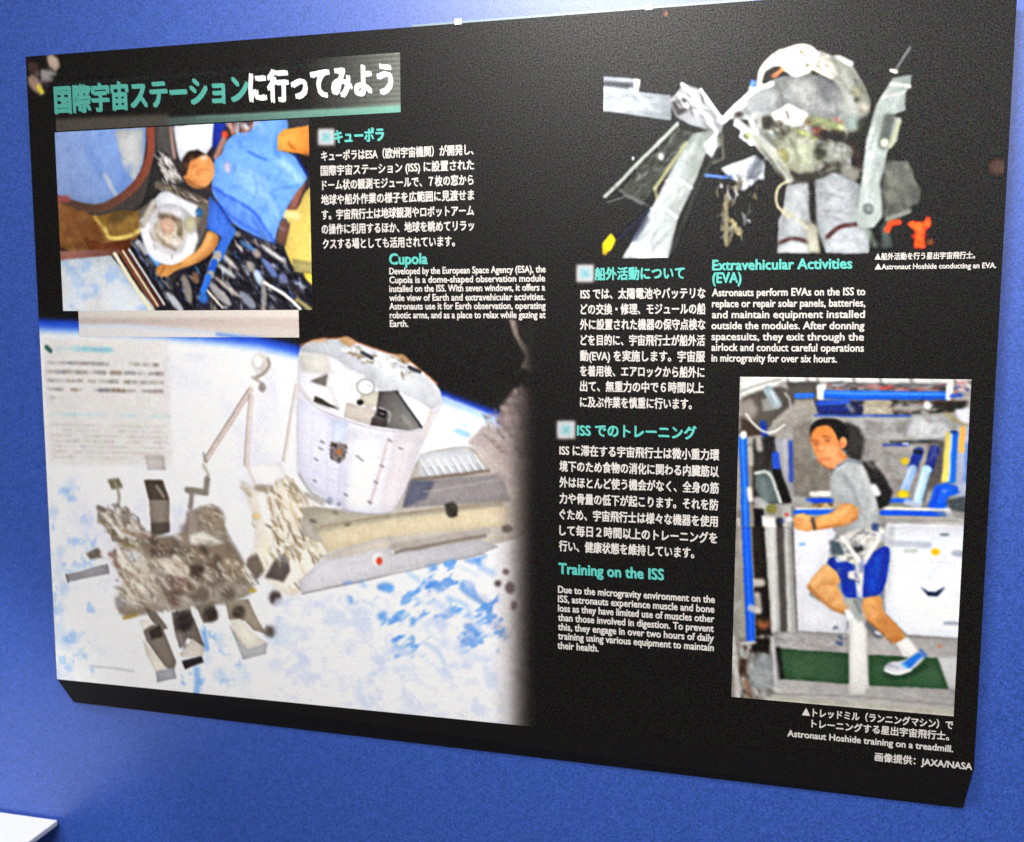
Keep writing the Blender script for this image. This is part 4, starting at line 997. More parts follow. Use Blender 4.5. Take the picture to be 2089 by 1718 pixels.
P.line([(960, 250), (1040, 330)], 30, (226, 224, 214), .7, 10)
P.mess([(940, 250), (1050, 215), (1090, 250), (1060, 340), (960, 330)], 16, [(228, 226, 220), (120, 112, 98), (160, 156, 146), (236, 232, 224)], (20, 60), (6, 14), 60, 30, .8, 3, 58)
P.poly([(846, 396), (866, 346), (934, 318), (906, 372)], (42, 31, 29), 1, 4)
P.line([(894, 370), (942, 326)], 10, (196, 134, 92), .95, 3)
P.line([(820, 404), (846, 316), (920, 250)], 20, (228, 228, 222), .95, 4)
P.line([(1060, 300), (1110, 350), (1190, 376)], 12, (212, 210, 196), .8, 4)
P.poly([(826, 566), (950, 506), (1056, 540), (1056, 606), (960, 606), (860, 596)], (182, 182, 177), 1, 5)
P.line([(940, 520), (970, 580)], 14, (90, 88, 82), .7, 4)
P.mess([(830, 570), (1050, 560), (1060, 640), (900, 660), (840, 620)], 30, [(50, 48, 44), (150, 150, 144), (200, 198, 190), (90, 88, 80)], (24, 70), (6, 16), 40, 40, .8, 3, 59)
P.ell((864, 604), 26, 20, (44, 42, 38), .9, 5); P.ell((920, 640), 26, 24, (70, 68, 60), .8, 6)
P.ell((988, 724), 112, 112, (128, 130, 112), 1, 4)
P.ell((1000, 690), 80, 50, (146, 148, 130), .6, 14)
P.line([(930, 710), (980, 745), (985, 800), (940, 830)], 14, (108, 108, 90), .9, 4)
P.ell((926, 762), 46, 50, (150, 152, 132), .8, 7)
P.line([(900, 820), (1000, 850), (1090, 800)], 18, (84, 84, 70), .8, 6)
P.ell((1176, 724), 82, 62, (126, 128, 120), 1, 6)
P.poly([(1060, 590), (1310, 600), (1320, 660), (1100, 650)], (82, 74, 62), .9, 8)
P.mess([(1050, 570), (1310, 580), (1320, 670), (1100, 660)], 40, [(52, 44, 36), (126, 116, 96), (150, 66, 54), (150, 152, 110), (40, 36, 32), (176, 172, 160)], (20, 70), (6, 16), 20, 40, .85, 3, 60)
P.line([(1100, 648), (1334, 664)], 30, (40, 38, 33), .9, 7)
P.line([(1270, 640), (1310, 800)], 30, (52, 52, 46), .8, 8)
P.ell((1116, 732), 34, 40, (46, 46, 41), .95, 6)
P.mess([(1080, 690), (1300, 700), (1300, 880), (1080, 860)], 36, [(60, 58, 50), (140, 142, 134), (96, 98, 86), (112, 112, 100)], (30, 80), (8, 20), 50, 40, .7, 4, 61)
P.line([(710, 582), (800, 682), (900, 790), (966, 866)], 26, (150, 152, 148), 1, 4)
P.line([(700, 600), (740, 620), (730, 660), (780, 690)], 12, (196, 204, 208), .9, 3)
P.line([(830, 700), (930, 850)], 14, (70, 70, 64), .8, 5)
P.line([(850, 640), (940, 760)], 20, (96, 98, 90), .8, 6)
P.line([(950, 834), (1060, 866), (1190, 830)], 44, (48, 46, 41), .95, 8)
P.frame(1440, 70, 2.867)
P.poly([(650, 110), (700, 116), (850, 170), (905, 260), (965, 380), (962, 486), (885, 575), (795, 565), (780, 340), (720, 250), (636, 200)], (124, 126, 120), 1, 6)
P.line([(790, 230), (850, 340), (850, 500)], 56, (148, 151, 148), .8, 16)
P.line([(775, 138), (845, 182)], 14, (196, 200, 200), .9, 5); P.line([(760, 126), (800, 150)], 10, (150, 150, 140), .8, 4)
P.poly([(650, 120), (710, 130), (760, 220), (720, 240), (640, 180)], (196, 188, 182), .95, 9)
P.mess([(640, 110), (720, 130), (770, 230), (700, 240), (640, 180)], 12, [(236, 232, 228), (130, 118, 108), (170, 156, 146)], (20, 60), (6, 14), 50, 30, .7, 4, 110)
P.ell((882, 336), 34, 28, (112, 114, 88), .85, 10); P.ell((886, 382), 18, 16, (52, 46, 38), .95, 6); P.ell((926, 430), 30, 30, (156, 148, 138), .8, 10)
P.line([(900, 270), (960, 400)], 20, (96, 97, 88), .7, 8)
P.poly([(380, 290), (440, 258), (560, 238), (640, 228), (722, 258), (782, 340), (806, 470), (720, 500), (560, 480), (480, 412), (440, 424), (400, 440)], (120, 122, 122), 1, 5)
P.poly([(480, 280), (600, 260), (650, 330), (610, 430), (500, 400)], (140, 142, 140), .8, 20)
P.poly([(650, 260), (740, 290), (780, 380), (700, 400), (650, 340)], (92, 93, 97), .85, 18)
P.line([(428, 300), (452, 424)], 12, (88, 88, 84), .8, 5)
P.line([(640, 300), (620, 440)], 10, (156, 158, 154), .5, 6); P.line([(700, 420), (790, 430)], 24, (132, 136, 132), .7, 10)
P.poly([(106, 494), (180, 410), (270, 330), (360, 288), (424, 330), (452, 422), (384, 462), (300, 452), (230, 474)], (142, 145, 147), 1, 5)
P.line([(300, 390), (420, 420)], 40, (122, 124, 126), .7, 14)
P.line([(108, 492), (180, 412), (300, 312), (384, 290)], 22, (228, 232, 234), .95, 6)
P.line([(150, 480), (230, 400)], 18, (206, 210, 212), .8, 7)
P.ell((192, 472), 26, 18, (60, 50, 50), .9, 7); P.line([(230, 440), (260, 480)], 12, (110, 110, 112), .7, 5)
P.poly([(298, 296), (304, 210), (350, 150), (410, 94), (490, 74), (560, 48), (642, 84), (662, 130), (630, 196), (560, 246), (490, 244), (450, 196), (390, 192), (330, 276)], (226, 224, 218), 1, 4)
P.poly([(540, 62), (610, 66), (640, 110), (600, 130), (550, 96)], (170, 158, 148), .85, 8)
P.ell((604, 104), 32, 24, (214, 210, 200), .8, 9); P.line([(548, 98), (606, 156)], 8, (84, 76, 68), .8, 4)
P.ell((594, 182), 18, 16, (84, 72, 62), .8, 7); P.line([(626, 198), (736, 252)], 13, (238, 233, 210), .95, 4)
P.ell((410, 118), 8, 9, (70, 84, 130), .9, 3); P.ell((522, 210), 8, 9, (80, 86, 112), .9, 3)
P.line([(420, 150), (480, 120)], 30, (206, 202, 196), .7, 10)
P.poly([(328, 286), (346, 222), (398, 190), (446, 188), (404, 244), (346, 292)], (38, 28, 26), 1, 5)
P.line([(388, 246), (456, 196)], 13, (196, 136, 94), .9, 5)
P.ell((278, 290), 18, 24, (96, 128, 184), .85, 7); P.ell((262, 318), 14, 14, (220, 226, 234), .8, 6)
P.poly([(440, 440), (480, 408), (560, 448), (604, 470), (572, 512), (504, 544), (462, 514)], (236, 235, 228), 1, 5)
P.line([(388, 492), (446, 464)], 36, (222, 222, 216), .95, 7); P.line([(474, 448), (486, 494)], 13, (88, 84, 80), .9, 4)
P.poly([(300, 470), (340, 470), (330, 550), (300, 560)], (158, 160, 156), .85, 7)
P.poly([(330, 482), (386, 470), (404, 522), (340, 545)], (48, 48, 43), .95, 7)
P.line([(396, 540), (460, 586)], 30, (58, 56, 50), .9, 8); P.ell((420, 560), 14, 12, (150, 150, 146), .9, 5)
P.poly([(588, 492), (640, 478), (806, 522), (816, 566), (770, 566), (640, 536)], (122, 130, 98), .9, 8)
P.ell((795, 545), 22, 16, (170, 176, 140), .8, 6); P.ell((600, 510), 26, 22, (96, 80, 64), .8, 8)
P.poly([(660, 560), (890, 590), (872, 660), (680, 624)], (42, 38, 34), .95, 9)
P.ell((650, 575), 26, 24, (98, 58, 48), .8, 8); P.line([(540, 566), (640, 612)], 15, (174, 180, 116), .9, 5)
P.poly([(810, 480), (900, 480), (890, 570), (820, 560)], (122, 134, 132), .8, 10)
P.poly([(890, 500), (960, 470), (940, 560), (900, 700), (890, 600)], (48, 48, 42), .9, 9)
P.line([(186, 514), (300, 602), (430, 716)], 30, (166, 169, 168), 1, 5); P.line([(262, 512), (296, 580)], 26, (192, 194, 192), .9, 6)
P.line([(200, 600), (222, 565)], 14, (190, 202, 212), .9, 4); P.ell((266, 632), 17, 24, (236, 240, 242), .95, 5); P.ell((244, 596), 12, 14, (150, 160, 90), .8, 5)
P.frame(1440, 270, 2.867)
P.poly([(430, 30), (600, 20), (650, 70), (640, 220), (540, 250), (480, 220), (420, 120)], (138, 141, 126), 1, 7)
P.ell((462, 140), 52, 60, (164, 165, 152), .95, 6); P.ell((450, 140), 36, 46, (120, 121, 84), .95, 8)
P.line([(500, 60), (540, 120), (540, 220)], 18, (112, 114, 100), .7, 8); P.line([(560, 40), (600, 180)], 26, (154, 158, 142), .6, 10)
P.poly([(690, 60), (800, 55), (854, 110), (820, 162), (700, 172)], (132, 135, 130), 1, 7)
P.ell((668, 122), 34, 46, (52, 57, 43), .95, 9); P.line([(640, 190), (720, 140)], 16, (128, 128, 116), .8, 6)
P.line([(478, 232), (560, 276), (640, 250), (720, 196)], 22, (56, 53, 48), .95, 7)
P.poly([(775, 192), (905, 200), (886, 290), (800, 280)], (114, 114, 110), .95, 8); P.line([(770, 200), (776, 260), (806, 304), (834, 280)], 15, (52, 60, 46), .9, 5)
P.line([(860, 60), (900, 200)], 26, (58, 40, 40), .85, 8)
P.line([(290, 30), (400, 130), (494, 276)], 32, (150, 152, 144), 1, 5); P.line([(420, 170), (500, 270)], 8, (96, 97, 90), .7, 4)
P.poly([(300, 120), (350, 170), (300, 280), (250, 300), (240, 240)], (70, 74, 86), .7, 10)
for c_ in ((230, 310), (268, 292), (330, 265)): P.ell(c_, 14, 18, (196, 208, 218), .85, 5)
P.frame(1200, 0, 2.35)
P.poly([(950, 886), (1062, 878), (1072, 1060), (1064, 1215), (906, 1215), (910, 1060), (934, 1000)], (140, 143, 146), 1, 3)
P.poly([(1082, 868), (1180, 826), (1304, 882), (1284, 1060), (1356, 1110), (1346, 1215), (1136, 1215), (1090, 1080)], (140, 143, 147), 1, 3)
P.line([(1000, 900), (980, 1100)], 40, (158, 161, 164), .6, 14)
P.line([(1180, 880), (1170, 1060)], 60, (156, 159, 163), .6, 18)
P.line([(1070, 880), (1080, 1094)], 22, (42, 42, 38), .97, 5)
P.line([(1100, 920), (1240, 950)], 8, (110, 112, 114), .6, 4); P.line([(1110, 1010), (1270, 1020)], 8, (112, 114, 116), .6, 4)
P.line([(918, 1166), (980, 1138), (1054, 1162)], 14, (72, 46, 44), .95, 3)
P.poly([(912, 1180), (980, 1152), (1054, 1174), (1060, 1215), (906, 1215)], (166, 168, 172), 1, 4)
P.poly([(1146, 1150), (1200, 1100), (1290, 1092), (1350, 1120), (1346, 1215), (1136, 1215)], (166, 169, 174), 1, 4)
P.line([(1146, 1136), (1200, 1086), (1284, 1076)], 16, (76, 46, 46), .95, 3)
P.poly([(1040, 1050), (1100, 1080), (1114, 1215), (1050, 1215)], (158, 156, 144), 1, 5)
P.line([(940, 1000), (1050, 1090)], 14, (160, 158, 140), .9, 4)
P.line([(960, 870), (912, 890), (896, 960), (912, 1000), (960, 1040)], 12, (176, 170, 146), .95, 3)
P.line([(1344, 1096), (1376, 1180)], 24, (110, 120, 110), .8, 7)
TOOL = [(1460, 370), (1552, 358), (1546, 420), (1522, 440), (1522, 532), (1440, 560), (1502, 560), (1482, 680), (1440, 722), (1402, 880), (1412, 1040), (1372, 1092), (1300, 1098), (1278, 1050), (1310, 870), (1330, 680), (1380, 500)]
FAB = [(92, 94, 96), (170, 173, 174), (150, 152, 152), (108, 110, 110), (190, 192, 192)]
P.mess([(950, 890), (1060, 880), (1070, 1180), (912, 1180)], 26, FAB, (40, 130), (5, 12), 70, 30, .32, 5, 150)
P.mess([(1084, 870), (1180, 830), (1300, 884), (1280, 1060), (1340, 1190), (1140, 1190)], 34, FAB, (40, 140), (5, 12), 20, 35, .32, 5, 151)
P.mess([(850, 430), (1000, 360), (1190, 410), (1250, 560), (900, 540)], 44, FAB, (30, 110), (5, 11), 80, 30, .34, 5, 152)
P.mess([(860, 560), (1060, 560), (1290, 640), (1280, 850), (960, 860)], 70, [(48, 46, 42), (160, 162, 154), (70, 70, 62), (116, 118, 104), (196, 198, 190)], (20, 80), (5, 12), 45, 40, .5, 4, 153)
P.mess([(1080, 290), (1250, 300), (1350, 500), (1290, 560), (1200, 380)], 26, [(176, 178, 172), (84, 84, 78), (150, 150, 140), (60, 58, 52)], (20, 70), (5, 12), 58, 24, .45, 4, 154)
P.mess([(640, 800), (850, 760), (840, 880), (660, 900)], 14, [(210, 214, 218), (120, 124, 128), (80, 82, 86)], (20, 70), (5, 11), -20, 20, .5, 3, 155)
P.mess(TUBE, 30, [(96, 100, 98), (176, 180, 180), (150, 154, 152), (204, 208, 210)], (60, 200), (6, 14), -60, 7, .35, 5, 156)
P.mess([(80, 400), (400, 460), (400, 575), (80, 530)], 20, [(110, 114, 120), (196, 200, 206), (150, 154, 160)], (40, 140), (6, 14), 10, 8, .45, 4, 157)
P.round = 0
P.poly(TOOL, (150, 157, 155), 1, 3)
P.mess(TOOL, 26, [(112, 118, 116), (176, 182, 180), (140, 146, 144)], (40, 120), (6, 14), -72, 12, .35, 5, 158)
P.line([(1452, 402), (1544, 416)], 10, (186, 186, 182), .9, 3); P.line([(1410, 470), (1520, 440)], 8, (176, 178, 176), .7, 3)
P.line([(1440, 570), (1418, 690)], 44, (84, 89, 86), .95, 6)
P.line([(1494, 580), (1452, 702)], 16, (152, 152, 128), .9, 4)
P.line([(1370, 620), (1330, 900)], 26, (176, 182, 180), .6, 8)
P.line([(1400, 560), (1350, 720)], 10, (120, 126, 124), .7, 4)
P.ell((1422, 686), 22, 24, (168, 172, 158), .95, 3)
P.ell((1342, 1002), 26, 28, (54, 57, 60), 1, 3); P.ell((1348, 1004), 12, 14, (96, 98, 100), .9, 3)
P.poly([(1300, 880), (1400, 890), (1410, 1040), (1290, 1040)], (160, 166, 164), .5, 12)
P.line([(1472, 340), (1542, 228)], 12, (122, 127, 127), .9, 4)
P.line([(1452, 338), (1476, 346)], 12, (226, 228, 204), 1, 2)
P.line([(1436, 1104), (1452, 1072), (1492, 1066)], 22, (214, 82, 44), .95, 4)
P.poly([(1524, 1070), (1560, 1056), (1600, 1066), (1640, 1034), (1648, 1080), (1612, 1110), (1616, 1194), (1562, 1194), (1566, 1110)], (226, 92, 48), 1, 4)
P.mess([(1540, 1060), (1640, 1040), (1620, 1190), (1564, 1190)], 14, [(246, 120, 66), (190, 60, 30), (230, 100, 60)], (16, 40), (8, 16), 70, 40, .7, 3, 63)
P.ell((1640, 1160), 24, 24, (130, 82, 54), .8, 7)
P.ell((1960, 800), 54, 52, (100, 80, 74), .7, 14)
P.line([(1930, 1000), (1910, 1060), (1960, 1120)], 10, (82, 80, 78), .6, 5); P.line([(1980, 900), (1910, 980)], 8, (80, 76, 74), .6, 4)
P.frame(1200, 0, 2.35)
P.ell((372, 68), 1, 1, (0, 0, 0), 0)
P.part('printed_astronaut', TORSO + [], [(646, 566), (700, 500), (790, 438), (812, 408), (830, 330), (880, 270), (960, 230), (1050, 204), (1102, 248), (1254, 290), (1314, 390), (1356, 490), (1312, 642), (1250, 760), (1304, 882), (1284, 1060), (1356, 1110), (1346, 1240), (906, 1240), (910, 1060), (950, 886), (860, 760), (720, 600)])
P.part('printed_tool', TOOL)
P.part('printed_robot_arm', TUBE, [(386, 486), (460, 400), (522, 420), (582, 480), (654, 580), (642, 642), (560, 622), (490, 602), (420, 562)])
P.finish('photo_print', panel, 'photo of spacewalking astronaut in white suit on black', gain=1.12, warp=0.16, con=1.32)

# ---- photograph 4: man training on the treadmill
P = Picture([(1509, 768), (1980, 775), (1947, 1462), (1493, 1421)], (150, 147, 143), 2)
P.vol = 0.6
def E_(): P.frame(1470, 750, 3.869)
def F_(): P.frame(1470, 1080, 3.869)
E_()
P.poly([(100, 40), (2050, 60), (2050, 136), (800, 112), (100, 100)], (226, 226, 223), 1, 4)
for x in (530, 680, 760, 1050, 1260, 1500): P.line([(x, 90), (x + 14, 130)], 18, (120, 112, 110), .8, 5)
P.poly([(520, 118), (770, 110), (766, 256), (560, 256)], (84, 81, 79), 1, 6)
P.poly([(838, 118), (1790, 130), (1790, 192), (838, 182)], (112, 109, 112), 1, 5)
P.mess([(838, 118), (1790, 130), (1790, 192), (838, 182)], 40, [(150, 146, 150), (70, 66, 72), (196, 96, 96), (180, 180, 186), (60, 58, 66)], (50, 160), (8, 20), 2, 8, .8, 4, 71)
P.line([(1260, 165), (1350, 148)], 18, (196, 84, 84), .9, 4)
P.poly([(100, 60), (530, 84), (420, 152), (260, 200), (100, 280)], (218, 218, 214), 1, 5)
P.line([(130, 200), (300, 132), (470, 96)], 12, (140, 140, 136), .9, 4)
P.line([(140, 240), (300, 176), (420, 150)], 10, (160, 158, 152), .8, 4)
P.poly([(130, 260), (260, 200), (420, 150), (540, 160), (600, 290), (540, 330), (430, 430), (330, 520), (130, 560)], (88, 83, 78), 1, 7)
P.poly([(150, 270), (240, 240), (300, 330), (250, 420), (150, 400)], (150, 142, 134), .9, 10)
P.poly([(320, 250), (440, 216), (486, 292), (424, 336), (330, 346)], (140, 140, 135), 1, 6)
P.line([(374, 176), (446, 290)], 62, (150, 164, 170), 1, 5)
P.line([(396, 190), (450, 280)], 18, (196, 206, 210), .8, 5)
P.poly([(140, 380), (250, 450), (340, 530), (200, 545), (140, 520)], (68, 58, 50), 1, 8)
P.line([(335, 440), (350, 530)], 40, (32, 60, 150), .95, 6)
P.poly([(400, 440), (560, 290), (700, 262), (768, 342), (650, 424), (500, 490)], (152, 147, 140), 1, 8)
P.line([(420, 440), (560, 330), (660, 300)], 24, (172, 166, 156), .6, 9)
P.line([(200, 366), (262, 452), (362, 520), (440, 502), (504, 450)], 12, (222, 219, 213), .95, 2)
P.line([(508, 200), (550, 250), (552, 330)], 13, (176, 170, 164), .9, 3)
P.poly([(100, 100), (160, 100), (160, 500), (100, 500)], (176, 172, 166), .7, 10)
P.line([(600, 226), (724, 222)], 36, (50, 110, 212), 1, 4)
P.poly([(736, 260), (1140, 258), (1126, 384), (776, 374)], (42, 46, 78), 1, 5)
P.line([(776, 284), (1004, 270)], 36, (44, 86, 196), .95, 5)
P.line([(790, 334), (1004, 324)], 40, (22, 48, 124), .95, 6)
P.line([(1010, 300), (1040, 340)], 30, (130, 134, 140), .8, 8)
P.poly([(756, 136), (836, 126), (816, 252), (766, 252)], (232, 234, 236), 1, 5)
P.poly([(816, 178), (1786, 190), (1786, 258), (816, 248)], (30, 102, 218), 1, 3)
P.line([(826, 200), (1776, 212)], 12, (112, 166, 240), .8, 4); P.line([(826, 242), (1776, 252)], 8, (20, 60, 160), .7, 4)
P.poly([(1786, 128), (1846, 136), (1816, 262), (1776, 256)], (236, 236, 233), 1, 5)
P.poly([(1846, 100), (1990, 110), (1990, 205), (1836, 190)], (170, 160, 160), 1, 6)
P.mess([(1846, 100), (1990, 110), (1990, 205), (1836, 190)], 12, [(190, 90, 90), (210, 206, 208), (90, 80, 84), (60, 80, 150)], (30, 80), (10, 20), 30, 30, .8, 4, 120)
P.line([(1820, 225), (1900, 215)], 26, (40, 70, 170), .85, 6)
P.poly([(1130, 268), (1356, 254), (1356, 404), (1146, 424)], (166, 159, 143), 1, 5)
P.mess([(1130, 268), (1356, 254), (1356, 404), (1146, 424)], 24, [(140, 132, 118), (186, 180, 166), (120, 112, 100)], (60, 160), (6, 14), 0, 20, .6, 3, 73)
P.poly([(1358, 258), (1930, 268), (1900, 346), (1366, 376)], (72, 70, 68), 1, 5)
P.mess([(1358, 258), (1930, 268), (1900, 346), (1366, 376)], 34, [(150, 146, 142), (40, 38, 38), (190, 190, 192), (120, 80, 76)], (40, 120), (10, 24), 4, 14, .8, 4, 74)
P.line([(1380, 322), (1600, 320)], 36, (154, 150, 145), .8, 7)
P.ell((1632, 300), 34, 34, (212, 212, 214), 1, 6)
P.poly([(1680, 268), (1960, 262), (1910, 345), (1720, 345)], (46, 43, 41), .9, 8)
P.poly([(990, 384), (1870, 380), (1770, 540), (1740, 580), (1130, 580)], (166, 166, 167), 1, 5)
P.line([(750, 378), (1130, 382), (1500, 380)], 15, (44, 74, 164), .9, 4)
P.poly([(1404, 556), (1530, 392), (1700, 382), (1836, 505), (1760, 560)], (190, 192, 195), 1, 6)
P.poly([(1376, 440), (1510, 416), (1400, 530)], (128, 126, 123), .9, 10)
P.line([(1150, 430), (1370, 450)], 12, (130, 128, 126), .7, 6); P.line([(1190, 480), (1360, 500)], 30, (150, 148, 146), .6, 10)
P.poly([(1130, 560), (1680, 590), (1680, 980), (1340, 990), (1130, 780)], (150, 146, 143), 1, 8)
P.cloudy([(1130, 400), (1760, 400), (1680, 960), (1150, 900)], (122, 118, 116), .5, .7, 90, 75, .6)
P.line([(1346, 586), (1720, 586)], 20, (46, 51, 52), .95, 5)
P.line([(1286, 612), (1484, 608)], 16, (32, 52, 152), .95, 4)
P.line([(1440, 600), (1480, 602)], 12, (220, 220, 224), .9, 3)
P.poly([(570, 470), (720, 416), (720, 700), (800, 790), (900, 800), (880, 1010), (576, 1030)], (134, 127, 119), 1, 6)
P.cloudy([(570, 470), (720, 416), (720, 700), (900, 800), (880, 1010), (576, 1010)], (112, 106, 98), .48, .66, 80, 76, .7)
P.poly([(1850, 330), (1970, 316), (1960, 442), (1880, 446)], (206, 206, 216), 1, 6)
P.line([(1780, 360), (1860, 420), (1950, 460)], 22, (150, 138, 96), .8, 6)
P.poly([(1870, 460), (2050, 460), (2050, 1040), (1850, 1040)], (164, 172, 200), 1, 6)
P.line([(1912, 484), (1902, 650)], 40, (222, 174, 96), 1, 5)
P.poly([(1640, 580), (1770, 580), (1750, 900), (1640, 980)], (82, 76, 74), .85, 10)
P.line([(1950, 600), (1930, 900)], 20, (90, 130, 210), .8, 6)
for pts, w, c in (([(1566, 664), (1512, 800)], 62, (32, 52, 142)), ([(1512, 800), (1450, 970)], 56, (150, 182, 226)), ([(1690, 650), (1640, 810)], 60, (42, 52, 130)), ([(1624, 810), (1560, 1060)], 68, (172, 204, 224))):
    P.line(pts, w, c, 1, 3)
P.line([(1540, 660), (1580, 668)], 30, (34, 38, 60), 1, 4)
P.line([(1600, 830), (1546, 1040)], 16, (226, 238, 244), .8, 4); P.line([(1496, 800), (1440, 950)], 12, (206, 222, 240), .8, 4)
P.line([(1660, 830), (1600, 1060)], 14, (60, 62, 72), .8, 4)
P.poly([(1780, 508), (1818, 503), (1802, 905), (1744, 900)], (226, 206, 112), 1, 3)
P.poly([(1816, 503), (1874, 508), (1852, 914), (1796, 908)], (32, 116, 222), 1, 3)
P.line([(1822, 520), (1802, 890)], 14, (236, 232, 200), .8, 3)
P.ell((1842, 508), 30, 12, (20, 60, 130), .9, 3)
P.poly([(1690, 930), (1790, 908), (1872, 940), (1886, 990), (1802, 1022), (1782, 1124), (1626, 1114), (1660, 1020)], (36, 96, 222), 1, 4)
P.line([(1720, 960), (1680, 1090)], 20, (28, 64, 180), .7, 7); P.ell((1770, 975), 14, 14, (120, 140, 230), .9, 4)
P.poly([(1788, 1040), (1930, 1020), (1930, 1140), (1800, 1120)], (74, 82, 86), 1, 7)
P.ell((1442, 1000), 46, 36, (216, 192, 44), 1, 5)
P.ell((1456, 738), 32, 28, (206, 182, 44), .95, 6)
P.line([(1340, 1096), (1420, 1088)], 24, (170, 176, 80), .8, 6)
P.line([(1296, 1054), (1484, 1052)], 32, (36, 96, 216), 1, 4)
P.poly([(1280, 1060), (1640, 1080), (1640, 1130), (1280, 1120)], (120, 122, 130), .7, 8)
P.line([(1470, 1060), (1560, 1090)], 40, (190, 200, 220), .8, 7)
P.line([(1300, 1112), (1800, 1124)], 18, (228, 228, 228), 1, 4)
P.line([(1276, 1146), (1794, 1156)], 34, (30, 90, 216), 1, 3)
P.line([(1790, 1130), (1820, 1200)], 40, (206, 208, 212), .9, 6)
P.poly([(1650, 1120), (1950, 1160), (1930, 1250), (1830, 1220)], (150, 150, 150), .6, 9)
P.poly([(1296, 1172), (1910, 1190), (1935, 1250), (1316, 1228)], (186, 183, 181), 1, 4)
P.line([(1330, 1200), (1880, 1210)], 8, (120, 118, 118), .7, 3)
P.poly([(1306, 1226), (1935, 1246), (1925, 1490), (1320, 1490)], (228, 228, 234), 1, 3)
P.line([(1320, 1296), (1920, 1306)], 5, (196, 196, 202), .7, 2)
P.line([(1745, 1316), (1790, 1318)], 20, (130, 134, 150), .8, 4)
P.poly([(572, 1180), (900, 1180), (900, 1300), (572, 1300)], (150, 148, 144), .9, 6)
P.poly([(576, 1286), (910, 1290), (880, 1490), (580, 1490)], (222, 222, 228), 1, 4)
P.line([(640, 1340), (660, 1336)], 0.1, (0, 0, 0), 0)
P.line([(720, 996), (868, 992)], 36, (226, 223, 219), 1, 5)
P.line([(688, 1052), (876, 1046)], 36, (30, 76, 202), 1, 3)
P.poly([(690, 1072), (880, 1068), (880, 1112), (690, 1112)], (120, 104, 84), 1, 5)
P.mess([(690, 1072), (880, 1068), (880, 1112), (690, 1112)], 14, [(190, 160, 90), (60, 52, 48), (200, 190, 180)], (20, 60), (8, 16), 10, 30, .8, 3, 78)
P.line([(600, 1114), (880, 1110)], 12, (226, 226, 230), .9, 3)
P.line([(586, 1146), (880, 1136)], 36, (32, 98, 216), 1, 3)
P.line([(600, 1040), (700, 1080)], 50, (160, 160, 156), .8, 8)
# left hand rack
P.poly([(205, 610), (262, 596), (280, 1490), (235, 1490)], (142, 137, 130), 1, 5)
P.poly([(260, 560), (430, 540), (450, 700), (560, 1070), (250, 1080)], (60, 57, 56), 1, 6)
P.line([(300, 570), (310, 640)], 40, (186, 180, 174), .85, 8); P.line([(230, 640), (240, 760)], 36, (176, 172, 166), .8, 7)
P.poly([(424, 560), (566, 556), (576, 990), (500, 900), (450, 700)], (152, 152, 162), 1, 5)
P.line([(552, 590), (560, 890)], 30, (54, 78, 162), .95, 5)
P.line([(500, 580), (520, 800)], 30, (176, 178, 186), .6, 8)
P.line([(432, 690), (442, 792)], 48, (42, 82, 192), 1, 5)
P.poly([(350, 540), (410, 540), (400, 690), (380, 780), (340, 780)], (44, 42, 42), .9, 6)
P.poly([(410, 800), (470, 800), (560, 1060), (480, 1066)], (34, 32, 33), 1, 5)
P.poly([(276, 826), (400, 808), (484, 1064), (326, 1064), (272, 950)], (96, 107, 107), 1, 4)
P.line([(276, 834), (394, 812), (474, 1064)], 20, (190, 196, 190), .95, 3)
P.line([(330, 880), (360, 1040)], 40, (116, 128, 126), .6, 12)
P.line([(290, 1050), (360, 1096)], 56, (176, 176, 174), .9, 8)
P.ell((402, 1116), 44, 40, (122, 122, 66), .95, 7)
P.poly([(262, 1110), (340, 1120), (352, 1490), (276, 1490)], (32, 29, 27), 1, 5)
P.poly([(324, 1170), (438, 1172), (456, 1490), (346, 1490)], (214, 212, 209), 1, 4)
P.poly([(334, 1186), (432, 1186), (432, 1394), (340, 1394)], (237, 235, 232), .9, 5)
P.poly([(436, 1190), (500, 1180), (510, 1490), (456, 1490)], (66, 63, 60), 1, 5)
P.poly([(486, 1090), (576, 1080), (586, 1490), (492, 1490)], (172, 170, 167), 1, 4)
P.line([(516, 1230), (526, 1480)], 18, (206, 204, 202), .8, 4)
P.line([(566, 1100), (580, 1480)], 12, (100, 97, 94), .8, 3)
P.ell((522, 1160), 14, 10, (206, 40, 40), 1, 3); P.ell((545, 1200), 30, 20, (220, 222, 224), .8, 5)
P.ell((480, 1210), 20, 18, (60, 70, 130), .8, 5)
P.poly([(100, 1120), (170, 1120), (190, 1490), (100, 1490)], (120, 116, 112), .8, 8)
P.poly([(146, 535), (208, 535), (238, 1490), (172, 1490)], (36, 106, 222), 1, 3)
P.line([(176, 560), (206, 1460)], 10, (110, 168, 240), .7, 4)
P.ell((182, 532), 26, 30, (226, 228, 230), 1, 5)
P.line([(226, 960), (236, 1040)], 36, (222, 217, 211), .9, 6)
P.line([(140, 1200), (158, 1450)], 26, (206, 202, 198), .8, 6)
F_()
P.poly([(100, -20), (240, -20), (290, 880), (120, 900)], (140, 137, 132), .8, 6)
P.poly([(250, -20), (360, -20), (410, 840), (280, 860)], (46, 41, 38), 1, 5)
P.poly([(346, -20), (436, -20), (476, 810), (400, 820)], (190, 188, 184), 1, 4)
P.poly([(440, -20), (505, -20), (540, 810), (476, 815)], (92, 88, 85), 1, 5)
P.poly([(494, -20), (570, -20), (606, 810), (530, 816)], (168, 166, 163), 1, 4)
P.line([(520, 0), (548, 800)], 20, (200, 198, 195), .7, 4); P.line([(400, 0), (430, 800)], 24, (214, 212, 208), .7, 6)
